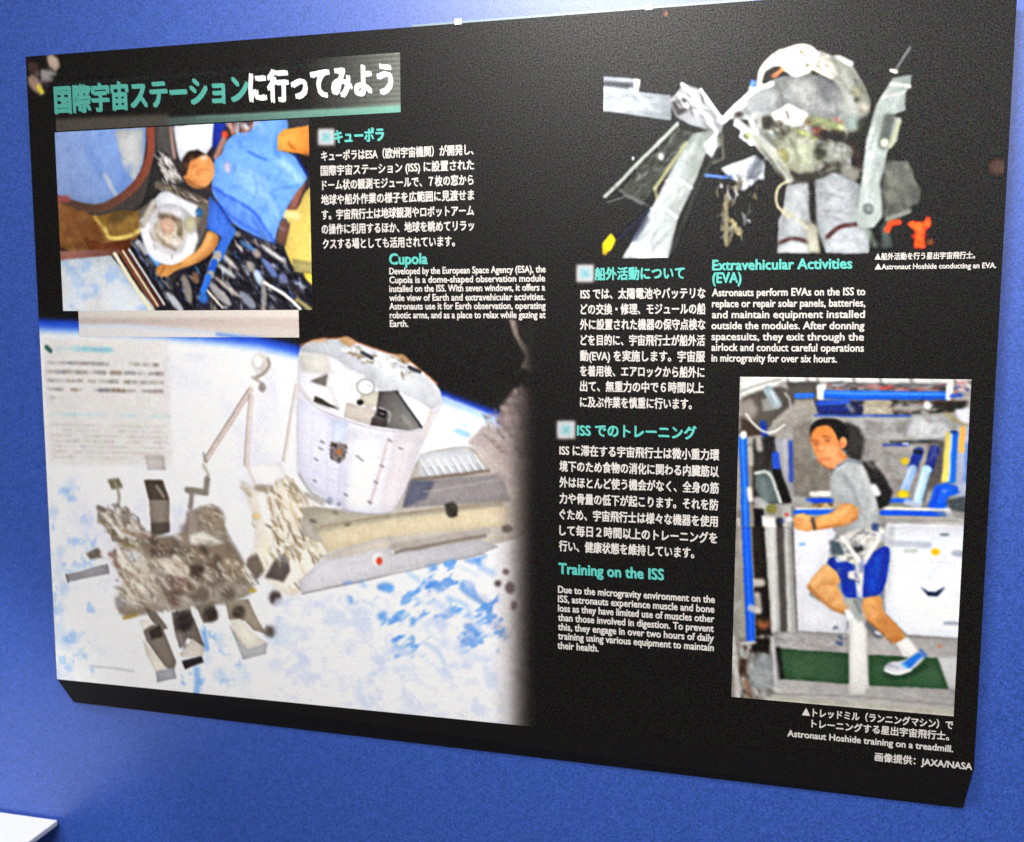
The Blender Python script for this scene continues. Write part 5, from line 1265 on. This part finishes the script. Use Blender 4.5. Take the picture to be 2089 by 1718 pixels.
P.line([(566, 0), (606, 810)], 12, (104, 100, 97), .8, 3)
P.round = 0
P.poly([(580, -20), (890, -20), (850, 250), (720, 400), (700, 520), (960, 660), (1030, 720), (1016, 836), (612, 806)], (222, 222, 228), 1, 3)
P.round = 2
P.line([(630, 118), (660, 114)], 22, (130, 176, 226), .9, 4)
P.line([(612, 804), (1014, 830)], 10, (120, 116, 114), .9, 3)
P.poly([(1300, -20), (1940, -20), (1900, 866), (1480, 836), (1300, 660)], (226, 228, 236), 1, 3)
P.line([(1370, 112), (1640, 122)], 42, (170, 176, 188), .75, 7); P.line([(1460, 170), (1540, 168)], 26, (160, 170, 150), .6, 6)
P.ell((1696, 176), 36, 28, (238, 192, 44), 1, 4)
P.line([(1846, 186), (1920, 190)], 42, (162, 168, 182), .8, 6)
P.line([(1742, 38), (1792, 40)], 18, (110, 116, 134), .85, 4)
P.line([(1330, 250), (1900, 262)], 5, (200, 202, 210), .6, 2)
P.poly([(1576, 452), (1640, 492), (1702, 492), (1780, 452), (1716, 528), (1640, 524)], (42, 56, 86), 1, 4)
P.line([(1776, 740), (1890, 742)], 26, (152, 157, 172), .85, 6)
P.line([(1480, 838), (1900, 868)], 14, (126, 120, 114), .8, 4)
P.poly([(1330, -20), (1370, -20), (1350, 400), (1300, 640), (1290, 600)], (200, 206, 204), .7, 9)
P.poly([(420, 806), (1014, 836), (1010, 985), (430, 945)], (162, 159, 157), 1, 5)
P.poly([(1150, 846), (1930, 866), (1920, 1010), (1710, 1026), (1150, 990)], (176, 173, 171), 1, 5)
P.mess([(430, 810), (1000, 840), (1000, 960), (440, 930)], 20, [(186, 183, 180), (130, 128, 128), (200, 198, 196)], (60, 180), (8, 20), 4, 8, .6, 5, 80)
P.mess([(900, 760), (1010, 720), (1010, 920), (900, 920)], 14, [(150, 156, 170), (80, 90, 120), (190, 192, 200)], (20, 60), (10, 20), 70, 30, .8, 4, 81)
P.line([(920, 892), (950, 906)], 24, (60, 76, 120), .8, 5)
P.ell((1730, 920), 20, 12, (196, 130, 90), .8, 5)
P.poly([(446, 940), (1016, 976), (1016, 1226), (490, 1184)], (60, 88, 63), 1, 3)
P.poly([(1146, 988), (1712, 1014), (1806, 1262), (1146, 1232)], (58, 90, 63), 1, 3)
P.line([(456, 945), (486, 1186)], 34, (36, 40, 36), .9, 6)
P.cloudy([(490, 960), (1700, 1020), (1780, 1250), (500, 1180)], (80, 104, 78), .5, .7, 60, 82, .35)
P.poly([(1712, 1010), (1930, 1000), (1930, 1270), (1806, 1262)], (196, 196, 196), 1, 5)
P.poly([(470, 1182), (1020, 1222), (1150, 1234), (1930, 1266), (1930, 1560), (300, 1400), (300, 1260)], (170, 167, 165), 1, 4)
P.poly([(300, 1300), (1020, 1350), (1930, 1420), (1930, 1560), (300, 1400)], (184, 181, 170), 1, 6)
P.line([(330, 1300), (1020, 1310), (1860, 1390)], 8, (116, 112, 110), .7, 3)
P.line([(340, 1345), (1860, 1470)], 10, (206, 203, 190), .7, 4)
P.mess([(480, 1200), (1800, 1280), (1840, 1460), (340, 1330)], 50, [(196, 193, 190), (150, 147, 144), (180, 178, 168)], (80, 260), (5, 12), 4, 5, .5, 3, 84)
P.poly([(90, 560), (200, 556), (210, 890), (130, 900)], (152, 150, 144), .9, 6)
P.poly([(60, 880), (410, 830), (450, 1290), (300, 1360), (60, 1340)], (132, 128, 122), 1, 7)
P.mess([(100, 880), (400, 840), (440, 1290), (300, 1320), (100, 1320)], 70, [(176, 172, 166), (90, 84, 80), (60, 50, 46), (150, 158, 162), (196, 192, 188), (110, 88, 76)], (40, 140), (12, 30), 75, 22, .8, 5, 85)
P.poly([(258, 860), (392, 856), (384, 985), (244, 962)], (36, 31, 29), 1, 7)
P.ell((330, 1130), 100, 150, (152, 159, 163), .75, 20)
P.line([(100, 860), (134, 1310)], 40, (188, 183, 178), .9, 6)
P.poly([(150, 1020), (210, 1020), (200, 1130), (150, 1130)], (66, 46, 42), .9, 8)
P.line([(200, 1200), (230, 1310)], 40, (130, 100, 80), .8, 8)
P.line([(410, 860), (440, 1280)], 22, (196, 196, 200), .8, 5)
P.ell((342, 740), 54, 50, (150, 92, 64), .85, 9)
P.line([(320, 300), (344, 700)], 60, (42, 37, 35), .85, 8)
P.line([(250, 420), (320, 420)], 60, (200, 194, 184), .85, 9); P.line([(290, 520), (300, 640)], 44, (176, 170, 164), .85, 7)
P.poly([(168, -20), (238, -20), (276, 884), (205, 894)], (34, 96, 226), 1, 3)
P.line([(198, 0), (240, 860)], 12, (70, 130, 240), .6, 4)
P.line([(240, 620), (290, 640)], 50, (196, 190, 182), .8, 7)
P.line([(170, 900), (270, 890)], 26, (196, 196, 200), .8, 6)
# post and strap
P.poly([(1010, 690), (1156, 700), (1152, 900), (1168, 1240), (1134, 1304), (1014, 1294), (1022, 900)], (232, 230, 226), 1, 5)
P.line([(1030, 720), (1026, 1280)], 16, (196, 194, 192), .7, 6); P.line([(1150, 760), (1160, 1240)], 14, (206, 196, 194), .7, 5)
P.line([(1170, 740), (1250, 830)], 60, (98, 102, 108), .85, 9)
P.line([(1230, 810), (1260, 826)], 20, (226, 228, 234), .9, 5)
E_()
# the man and his shadow
P.poly([(1110, 740), (1200, 736), (1296, 860), (1360, 980), (1330, 1080), (1250, 1120), (1160, 830)], (46, 44, 43), 1, 7)
P.poly([(960, 450), (1000, 428), (1094, 470), (1136, 560), (1124, 664), (1110, 740), (1040, 730), (990, 690)], (58, 55, 54), 1, 10)
P.poly([(700, 545), (716, 452), (790, 402), (900, 406), (960, 425), (1010, 480), (1012, 560), (1000, 640), (980, 660)], (34, 30, 30), 1, 4)
FACE = [(718, 490), (780, 448), (862, 452), (922, 520), (934, 580), (944, 640), (1006, 704), (930, 772), (884, 804), (820, 782), (760, 722), (730, 642), (703, 572)]
P.poly(FACE, (224, 134, 70), 1, 3, g=((800, 480), (820, 760), (232, 160, 108)))
P.poly([(716, 560), (700, 520), (716, 452), (790, 402), (900, 406), (950, 470), (960, 560), (935, 590), (900, 495), (850, 452), (772, 458), (724, 500)], (34, 30, 31), 1, 4)
P.ell((862, 660), 60, 56, (240, 176, 124), .75, 18)
P.ell((966, 592), 30, 48, (228, 154, 102), 1, 4); P.ell((962, 600), 12, 26, (176, 100, 62), .7, 5)
P.line([(930, 600), (946, 690), (1000, 720)], 18, (190, 110, 62), .7, 7)
P.ell((842, 576), 24, 11, (96, 58, 42), .8, 6); P.line([(806, 540), (872, 548)], 11, (130, 72, 44), .85, 4)
P.ell((752, 602), 17, 10, (100, 60, 46), .75, 6); P.line([(722, 574), (770, 576)], 10, (136, 74, 46), .85, 4)
P.line([(782, 580), (764, 652), (796, 664)], 13, (196, 112, 70), .85, 5)
P.ell((790, 640), 16, 14, (244, 190, 140), .7, 6)
P.line([(790, 720), (830, 728), (866, 714)], 13, (176, 92, 70), .6, 7)
P.line([(760, 722), (820, 786), (884, 806)], 14, (150, 86, 52), .7, 6)
P.poly([(872, 850), (930, 772), (1000, 714), (1104, 738), (1154, 850), (1214, 980), (1246, 1130), (1250, 1290), (1100, 1320), (940, 1330), (1070, 1200), (1090, 1080), (900, 1062), (868, 960)], (178, 182, 183), 1, 3)
P.poly([(872, 850), (940, 800), (1010, 860), (1080, 1010), (1090, 1080), (900, 1062), (868, 960)], (172, 176, 178), .9, 10)
P.line([(980, 860), (1040, 960), (1096, 1090), (1080, 1200)], 26, (138, 142, 146), .7, 10)
P.line([(1110, 800), (1180, 960), (1210, 1120)], 30, (198, 202, 203), .7, 12)
P.line([(880, 880), (880, 1040)], 18, (150, 152, 156), .7, 7)
P.line([(926, 778), (1010, 730), (1110, 752)], 20, (118, 122, 138), .9, 4)
P.line([(930, 800), (1000, 752)], 14, (206, 208, 210), .8, 4)
P.line([(1210, 940), (1236, 990)], 44, (222, 222, 227), .95, 6)
P.line([(1100, 1160), (1220, 1230)], 20, (150, 154, 156), .6, 8)
P.poly([(946, 1066), (1084, 1082), (1086, 1190), (1004, 1236), (800, 1276), (738, 1286), (728, 1200), (800, 1172), (930, 1122)], (224, 158, 94), 1, 3)
P.line([(800, 1200), (960, 1150), (1020, 1100)], 30, (240, 186, 124), .7, 10)
P.line([(760, 1276), (1000, 1234), (1080, 1180)], 18, (176, 108, 60), .7, 6)
P.poly([(574, 1196), (600, 1160), (650, 1146), (722, 1178), (742, 1284), (680, 1296), (590, 1276)], (226, 166, 106), 1, 3)
for y in (1192, 1216, 1242): P.line([(588, y), (640, y - 6)], 7, (172, 104, 62), .75, 3)
P.line([(610, 1170), (680, 1190)], 16, (244, 196, 140), .7, 6)
P.line([(724, 1196), (742, 1274)], 24, (86, 76, 68), .95, 4)
F_()
P.poly([(836, 268), (956, 340), (966, 412), (904, 432), (956, 500), (1026, 622), (982, 664), (900, 642), (800, 562), (700, 482), (683, 440), (742, 356)], (222, 166, 107), 1, 3)
P.line([(690, 450), (800, 560), (900, 640), (980, 660)], 22, (172, 112, 62), .75, 7)
P.line([(850, 300), (780, 380), (740, 430)], 50, (238, 190, 134), .7, 14)
P.line([(880, 430), (800, 430)], 14, (182, 122, 72), .7, 6)
P.line([(850, 470), (940, 580)], 30, (236, 184, 126), .6, 10)
P.poly([(1112, 536), (1286, 516), (1266, 640), (1384, 740), (1464, 852), (1420, 904), (1350, 892), (1250, 792), (1126, 694)], (216, 152, 92), 1, 3)
P.line([(1270, 720), (1350, 810), (1410, 880)], 60, (186, 116, 62), .75, 14)
P.line([(1180, 560), (1200, 680)], 40, (234, 178, 118), .7, 14)
P.line([(1130, 690), (1250, 792), (1350, 892)], 14, (150, 92, 50), .6, 5)
P.poly([(974, 642), (1032, 616), (1074, 690), (1010, 724)], (232, 232, 230), 1, 4)
P.line([(1000, 540), (1060, 620), (1110, 690)], 70, (166, 171, 169), .95, 7)
P.line([(1060, 560), (1110, 660)], 14, (90, 96, 96), .7, 5)
P.poly([(1384, 900), (1472, 848), (1574, 970), (1534, 1014), (1450, 1004)], (233, 229, 226), 1, 4)
P.line([(1420, 920), (1500, 1000)], 14, (200, 198, 200), .6, 5)
P.line([(1320, 1160), (1480, 1150), (1620, 1080)], 40, (40, 60, 46), .7, 12)
P.poly([(1286, 1084), (1350, 1038), (1440, 1040), (1556, 958), (1610, 950), (1624, 1012), (1512, 1112), (1430, 1152), (1340, 1144), (1298, 1114)], (206, 206, 216), 1, 3)
P.poly([(1426, 1062), (1560, 968), (1606, 994), (1490, 1104)], (52, 122, 214), 1, 5)
P.line([(1440, 1070), (1466, 1090)], 24, (120, 190, 240), .8, 6)
P.line([(1580, 955), (1620, 1000)], 24, (70, 110, 180), .9, 5)
P.line([(1296, 1112), (1380, 1144), (1500, 1112)], 14, (238, 238, 243), .95, 3)
P.line([(1330, 1070), (1400, 1090)], 14, (150, 152, 168), .8, 4)
P.poly([(876, 212), (960, 228), (1100, 290), (1240, 150), (1336, 124), (1336, 262), (1284, 522), (1110, 542), (958, 532), (948, 352), (834, 268)], (26, 62, 172), 1, 3)
P.line([(1240, 220), (1200, 480)], 40, (34, 76, 196), .7, 14); P.line([(990, 320), (1000, 520)], 24, (18, 44, 140), .7, 9)
P.line([(1300, 180), (1250, 500)], 16, (18, 44, 136), .7, 7)
HARN = [(862, 90), (960, 70), (1000, 10), (1296, -40), (1290, 60), (1222, 150), (1140, 290), (1080, 290), (960, 242), (890, 172)]
P.poly(HARN, (206, 203, 197), 1, 4)
P.mess(HARN, 40, [(232, 230, 226), (150, 148, 146), (96, 100, 110), (216, 212, 204), (120, 124, 130)], (50, 130), (10, 26), -35, 35, .75, 4, 90)
P.poly([(866, 84), (944, 104), (976, 206), (866, 196)], (72, 88, 98), .95, 8)
P.poly([(1026, 150), (1112, 126), (1136, 160), (1070, 196)], (60, 60, 66), .95, 6)
P.poly([(1190, -40), (1250, -50), (1240, 20), (1190, 10)], (60, 76, 120), .9, 6)
P.line([(960, 60), (1100, 260)], 26, (232, 230, 226), .9, 5); P.line([(1280, 20), (1130, 260)], 28, (234, 232, 228), .9, 5)
P.line([(1280, 60), (1320, 110)], 40, (176, 176, 186), .8, 7)
P.line([(930, 240), (970, 230)], 40, (222, 220, 218), .8, 6)
P.poly([(1060, 270), (1134, 272), (1124, 540), (1080, 536), (1062, 400)], (222, 220, 217), 1, 4)
P.poly([(1000, 336), (1066, 322), (1120, 330), (1118, 410), (1040, 400), (1004, 384)], (222, 218, 214), .95, 5)
P.line([(1010, 392), (1100, 416)], 10, (110, 112, 124), .8, 3); P.line([(1060, 350), (1090, 390)], 12, (150, 148, 146), .8, 4)
SK = [(196, 134, 78), (240, 190, 136), (214, 150, 92), (176, 112, 62), (232, 176, 118)]
P.mess([(836, 268), (956, 340), (966, 412), (904, 432), (956, 500), (1026, 622), (900, 642), (700, 482), (683, 440), (742, 356)], 26, SK, (40, 120), (12, 30), -45, 40, .28, 9, 170)
P.mess([(1112, 536), (1286, 516), (1266, 640), (1384, 740), (1464, 852), (1350, 892), (1250, 792), (1126, 694)], 26, SK, (40, 130), (12, 30), 50, 25, .28, 9, 171)
P.mess([(960, 300), (1100, 300), (1240, 160), (1330, 140), (1330, 262), (1284, 520), (1110, 540), (960, 530)], 30, [(18, 44, 140), (40, 84, 206), (26, 60, 170), (60, 100, 214)], (50, 160), (8, 22), 80, 22, .4, 7, 172)
E_()
P.mess([(880, 850), (1000, 720), (1100, 740), (1210, 980), (1240, 1240), (1100, 1300), (1080, 1080), (900, 1060)], 44, [(206, 210, 210), (146, 150, 154), (178, 182, 184), (122, 126, 132)], (40, 150), (8, 24), 65, 25, .36, 8, 173)
P.mess([(946, 1066), (1084, 1082), (1086, 1190), (1004, 1236), (738, 1286), (728, 1200)], 20, SK, (40, 130), (12, 26), -20, 15, .3, 8, 174)
P.mess(FACE, 26, [(236, 160, 104), (206, 116, 60), (246, 186, 138), (186, 100, 54), (226, 140, 84)], (16, 60), (10, 24), 70, 40, .3, 8, 175)
P.mess([(580, 470), (720, 420), (720, 700), (880, 800), (870, 960), (580, 1000)], 40, [(150, 144, 136), (104, 98, 90), (128, 122, 114)], (40, 150), (10, 26), 80, 40, .3, 8, 176)
P.mess([(1140, 400), (1760, 400), (1650, 960), (1340, 960), (1140, 740)], 60, [(178, 176, 174), (120, 117, 114), (150, 148, 146), (190, 190, 190)], (50, 180), (8, 24), 20, 50, .32, 7, 177)
F_()
P.part('printed_man', [(876, 212), (834, 268), (742, 356), (683, 440), (700, 482), (900, 642), (982, 664), (1074, 690), (1110, 690), (1250, 792), (1400, 930), (1286, 1084), (1340, 1144), (1430, 1152), (1624, 1012), (1600, 950), (1464, 852), (1266, 640), (1286, 516), (1336, 262), (1336, 124), (1250, -140), (1154, -427), (1006, -570), (960, -810), (900, -875), (790, -880), (703, -720), (760, -555), (884, -473), (868, -310), (930, -160), (722, -98), (574, -80), (590, 0), (680, 20), (860, -20), (862, 90)])
P.part('printed_treadmill_belt', [(446, 940), (1016, 976), (1016, 1226), (490, 1184)], [(1146, 988), (1300, 1000), (1286, 1084), (1340, 1144), (1430, 1152), (1624, 1012), (1712, 1014), (1806, 1262), (1146, 1232)])
P.finish('photo_print', panel, 'upright photo of man in blue shorts running on treadmill', gain=0.97, warp=0.16)

# ---- title banner, icons, corner picture
P = Picture([(108, 158), (814, 107), (820, 229), (118, 268)], K0, 3)
P.frame(0, 0, 1)
P.poly([(560, 100), (830, 90), (840, 240), (560, 250)], K0, 1, 0, g=((620, 172), (815, 165), (124, 128, 120)))
P.line([(120, 172), (700, 130)], 3, (40, 62, 58), .5, 1.5)
for i in range(11):
    t = i / 11.0
    P.line([(650, 120 + 108 * t + 6), (824, 108 + 112 * t + 6)], 2.6, (50, 54, 50), .7, .8)
P.poly([(110, 243), (345, 233), (345, 262), (110, 275)], (88, 82, 76), .8, 3)
P.poly([(340, 240), (600, 226), (830, 214), (830, 240), (340, 262)], (70, 84, 80), 1, 1.5, g=((360, 250), (800, 225), (120, 176, 160)))
P.line([(400, 240), (820, 217)], 2, (150, 190, 176), .5, 1)
P.finish('title_banner', panel)
for c, rr in (((666, 280), 17), ((1194, 558), 18), ((1155, 877), 18.5)):
    x, y = c
    P = Picture([(x - rr - 8, y - rr - 8), (x + rr + 8, y - rr - 8), (x + rr + 8, y + rr + 8), (x - rr - 8, y + rr + 8)], K0, 3)
    P.RES = 1000
    P.poly([(x - rr, y - rr), (x + rr, y - rr), (x + rr, y + rr), (x - rr, y + rr)], (204, 197, 198), 1, 1.8)
    P.ell((x, y), rr * .75, rr * .75, (168, 198, 202), .9, 3)
    P.line([(x - 6, y - 6), (x + 6, y + 6)], 5, (110, 176, 186), .8, 1.6); P.line([(x - 6, y + 6), (x + 6, y - 6)], 5, (110, 176, 186), .8, 1.6)
    P.finish('section_icon', panel)
P = Picture([(52, 116), (124, 111), (126, 200), (58, 204)], K0, 2)
P.frame(20, 90, 7.46)
P.poly([(560, 190), (640, 160), (720, 210), (770, 340), (700, 410), (600, 340)], (192, 168, 152), 1, 16)
P.poly([(470, 390), (600, 400), (720, 440), (620, 570), (480, 570)], (150, 146, 146), 1, 16)
P.poly([(276, 500), (380, 470), (480, 600), (530, 760), (470, 780), (350, 700), (288, 610)], (160, 130, 112), 1, 16)
P.poly([(440, 600), (530, 750), (480, 766), (406, 660)], (236, 220, 50), 1, 9)
P.ell((660, 515), 50, 42, (40, 50, 48), .9, 14)
P.poly([(280, 260), (440, 300), (430, 440), (280, 420)], (92, 66, 58), .7, 22)
P.mess([(276, 480), (480, 400), (740, 240), (740, 420), (520, 760)], 40, [(200, 180, 168), (110, 100, 96), (170, 150, 140), (84, 76, 74)], (30, 90), (14, 30), 55, 20, .6, 8, 95)
P.finish('corner_picture', panel)
# small orange speck of the print near the top edge
P = Picture([(1352, 19), (1366, 19), (1366, 37), (1352, 37)], K0, 2)
P.poly([(1354, 32), (1359, 22), (1364, 31)], (226, 120, 80), 1, 1)
P.finish('orange_mark', panel)

# ------------------------------------------------------------------ writing
writing('title', panel, [('国際宇宙ステーション', 113, 206, 506, 181)], 62, M_TITLE_TEAL, 0.042, 5, 'teal half of the Japanese title')
writing('title', panel, [('に行ってみよう', 510, 182, 800, 160)], 70, M_TITLE_TEXT, 0.048, 5, 'white half of the Japanese title')
JB, EB = 0.026, 0.028
writing('headline', panel, [('キューポラ', 682, 280, 783, 275)], 30, M_TEAL_TEXT, 0.042)
writing('paragraph', panel, [
    ('キューポラはESA（欧州宇宙機関）が開発し、', 656, 318, 966, 307),
    ('国際宇宙ステーション (ISS) に設置された', 655, 348, 967, 338),
    ('ドーム状の観測モジュールで、７枚の窓から', 658, 377, 966, 369),
    ('地球や船外作業の様子を広範囲に見渡せま', 656, 407, 967, 400),
    ('す。宇宙飛行士は地球観測やロボットアーム', 657, 437, 967, 432),
    ('の操作に利用するほか、地球を眺めてリラッ', 657, 467, 967, 462),
    ('クスする場としても活用されています。', 659, 497, 928, 494)], 23, M_WHITE_TEXT, JB)
writing('headline', panel, [('Cupola', 795, 530, 872, 529)], 31, M_TEAL_TEXT, EB + .01, mid=.30)
writing('paragraph', panel, [
    ('Developed by the European Space Agency (ESA), the', 795, 553, 1113, 551),
    ('Cupola is a dome-shaped observation module', 795, 571, 1112, 569.5),
    ('installed on the ISS. With seven windows, it offers a', 795, 589, 1112, 588),
    ('wide view of Earth and extravehicular activities.', 795, 607.5, 1112, 607),
    ('Astronauts use it for Earth observation, operating', 795, 625, 1113, 625),
    ('robotic arms, and as a place to relax while gazing at', 796, 643, 1113, 643.5),
    ('Earth.', 796, 661, 833, 661)], 19.5, M_WHITE_TEXT, EB, mid=.30)
writing('headline', panel, [('船外活動について', 1214, 559, 1396, 558)], 28, M_TEAL_TEXT, 0.036)
writing('paragraph', panel, [
    ('ISS では、太陽電池やバッテリな', 1185, 599, 1439, 599.5),
    ('どの交換・修理、モジュールの船', 1185, 631, 1439, 631),
    ('外に設置された機器の保守点検な', 1184, 662, 1439, 663),
    ('どを目的に、宇宙飛行士が船外活', 1185, 694, 1438, 695.5),
    ('動(EVA) を実施します。宇宙服', 1184, 726, 1438, 728),
    ('を着用後、エアロックから船外に', 1184, 757, 1437, 760),
    ('出て、無重力の中で６時間以上', 1184, 788, 1436, 792),
    ('に及ぶ作業を慎重に行います。', 1184, 820, 1411, 825)], 24, M_WHITE_TEXT, JB)
writing('headline', panel, [('Extravehicular Activities', 1454, 541, 1738, 540), ('(EVA)', 1454, 568, 1512, 568)], 30, M_TEAL_TEXT, EB + .008, mid=.30)
writing('paragraph', panel, [
    ('Astronauts perform EVAs on the ISS to', 1453, 597, 1765, 596.5),
    ('replace or repair solar panels, batteries,', 1453, 619.5, 1765, 619.5),
    ('and maintain equipment installed', 1453, 642, 1764, 642.5),
    ('outside the modules. After donning', 1452, 664.5, 1763, 665.5),
    ('spacesuits, they exit through the', 1452, 687, 1762, 688.5),
    ('airlock and conduct careful operations', 1452, 709, 1762, 711),
    ('in microgravity for over six hours.', 1452, 731, 1707, 733)], 22, M_WHITE_TEXT, EB, mid=.30)
writing('headline', panel, [('ISS でのトレーニング', 1178, 878, 1420, 883.5)], 29, M_TEAL_TEXT, 0.036)
writing('paragraph', panel, [
    ('ISS に滞在する宇宙飛行士は微小重力環', 1142, 919, 1467, 928),
    ('境下のため食物の消化に関わる内臓筋以', 1142, 951.5, 1466, 962),
    ('外はほとんど使う機会がなく、全身の筋', 1142, 984, 1466, 996),
    ('力や骨量の低下が起こります。それを防', 1142, 1017, 1465, 1030),
    ('ぐため、宇宙飛行士は様々な機器を使用', 1142, 1049.5, 1464, 1064),
    ('して毎日２時間以上のトレーニングを', 1142, 1082, 1463, 1098),
    ('行い、健康状態を維持しています。', 1141, 1114, 1416, 1128)], 24, M_WHITE_TEXT, JB)
writing('headline', panel, [('Training on the ISS', 1140, 1161, 1354, 1173)], 31, M_TEAL_TEXT, EB + .008, mid=.30)
writing('paragraph', panel, [
    ('Due to the microgravity environment on the', 1139, 1203, 1458, 1223.5),
    ('ISS, astronauts experience muscle and bone', 1139, 1222, 1457, 1243.5),
    ('loss as they have limited use of muscles other', 1139, 1241, 1457, 1263),
    ('than those involved in digestion. To prevent', 1139, 1260, 1456, 1282.5),
    ('this, they engage in over two hours of daily', 1139, 1279, 1456, 1302),
    ('training using various equipment to maintain', 1139, 1298, 1456, 1321),
    ('their health.', 1138, 1317, 1221, 1323)], 20.5, M_WHITE_TEXT, EB, mid=.30)
writing('photo_caption', panel, [
    ('▲船外活動を行う星出宇宙飛行士。', 1785, 523, 1989, 522),
    ('▲Astronaut Hoshide conducting an EVA.', 1785, 543, 2032, 542.5)], 15.5, M_WHITE_TEXT, EB)
writing('photo_caption', panel, [
    ('▲トレッドミル（ランニングマシン）で', 1637, 1452, 1944, 1479),
    ('トレーニングする星出宇宙飛行士。', 1656, 1476, 1936, 1502),
    ('Astronaut Hoshide training on a treadmill.', 1607, 1495, 1944, 1527),
    ('画像提供：JAXA/NASA', 1785, 1544, 1983, 1563)], 19, M_WHITE_TEXT, EB)

# ------------------------------------------------------------------ white table at the foot of the wall
TZ = -0.230
table = tag(empty('white_table', (-0.2, -0.2, -0.95)), 'white table with bright top in the bottom left corner against the blue wall', 'table')
def tpart(name, args, mat, bevel=0.0):
    v, f = box(*args, bevel)
    v = [(x + 0.2, y + 0.2, z + 0.95) for x, y, z in v]
    return mesh_obj(name, v, f, mat, table)
TX1 = -0.036
tpart('tabletop', (-1.2, TX1, -0.46, WALL_Y - 0.004, TZ - 0.009, TZ), M_TABLE, 0.0025)
tpart('apron', (-1.16, TX1 - 0.08, -0.42, WALL_Y - 0.03, TZ - 0.09, TZ - 0.0095), M_LEG)
for x in (-1.15, TX1 - 0.10):
    for y in (-0.41, WALL_Y - 0.08):
        tpart('leg', (x, x + 0.035, y, y + 0.035, -0.95, TZ - 0.0905), M_LEG)
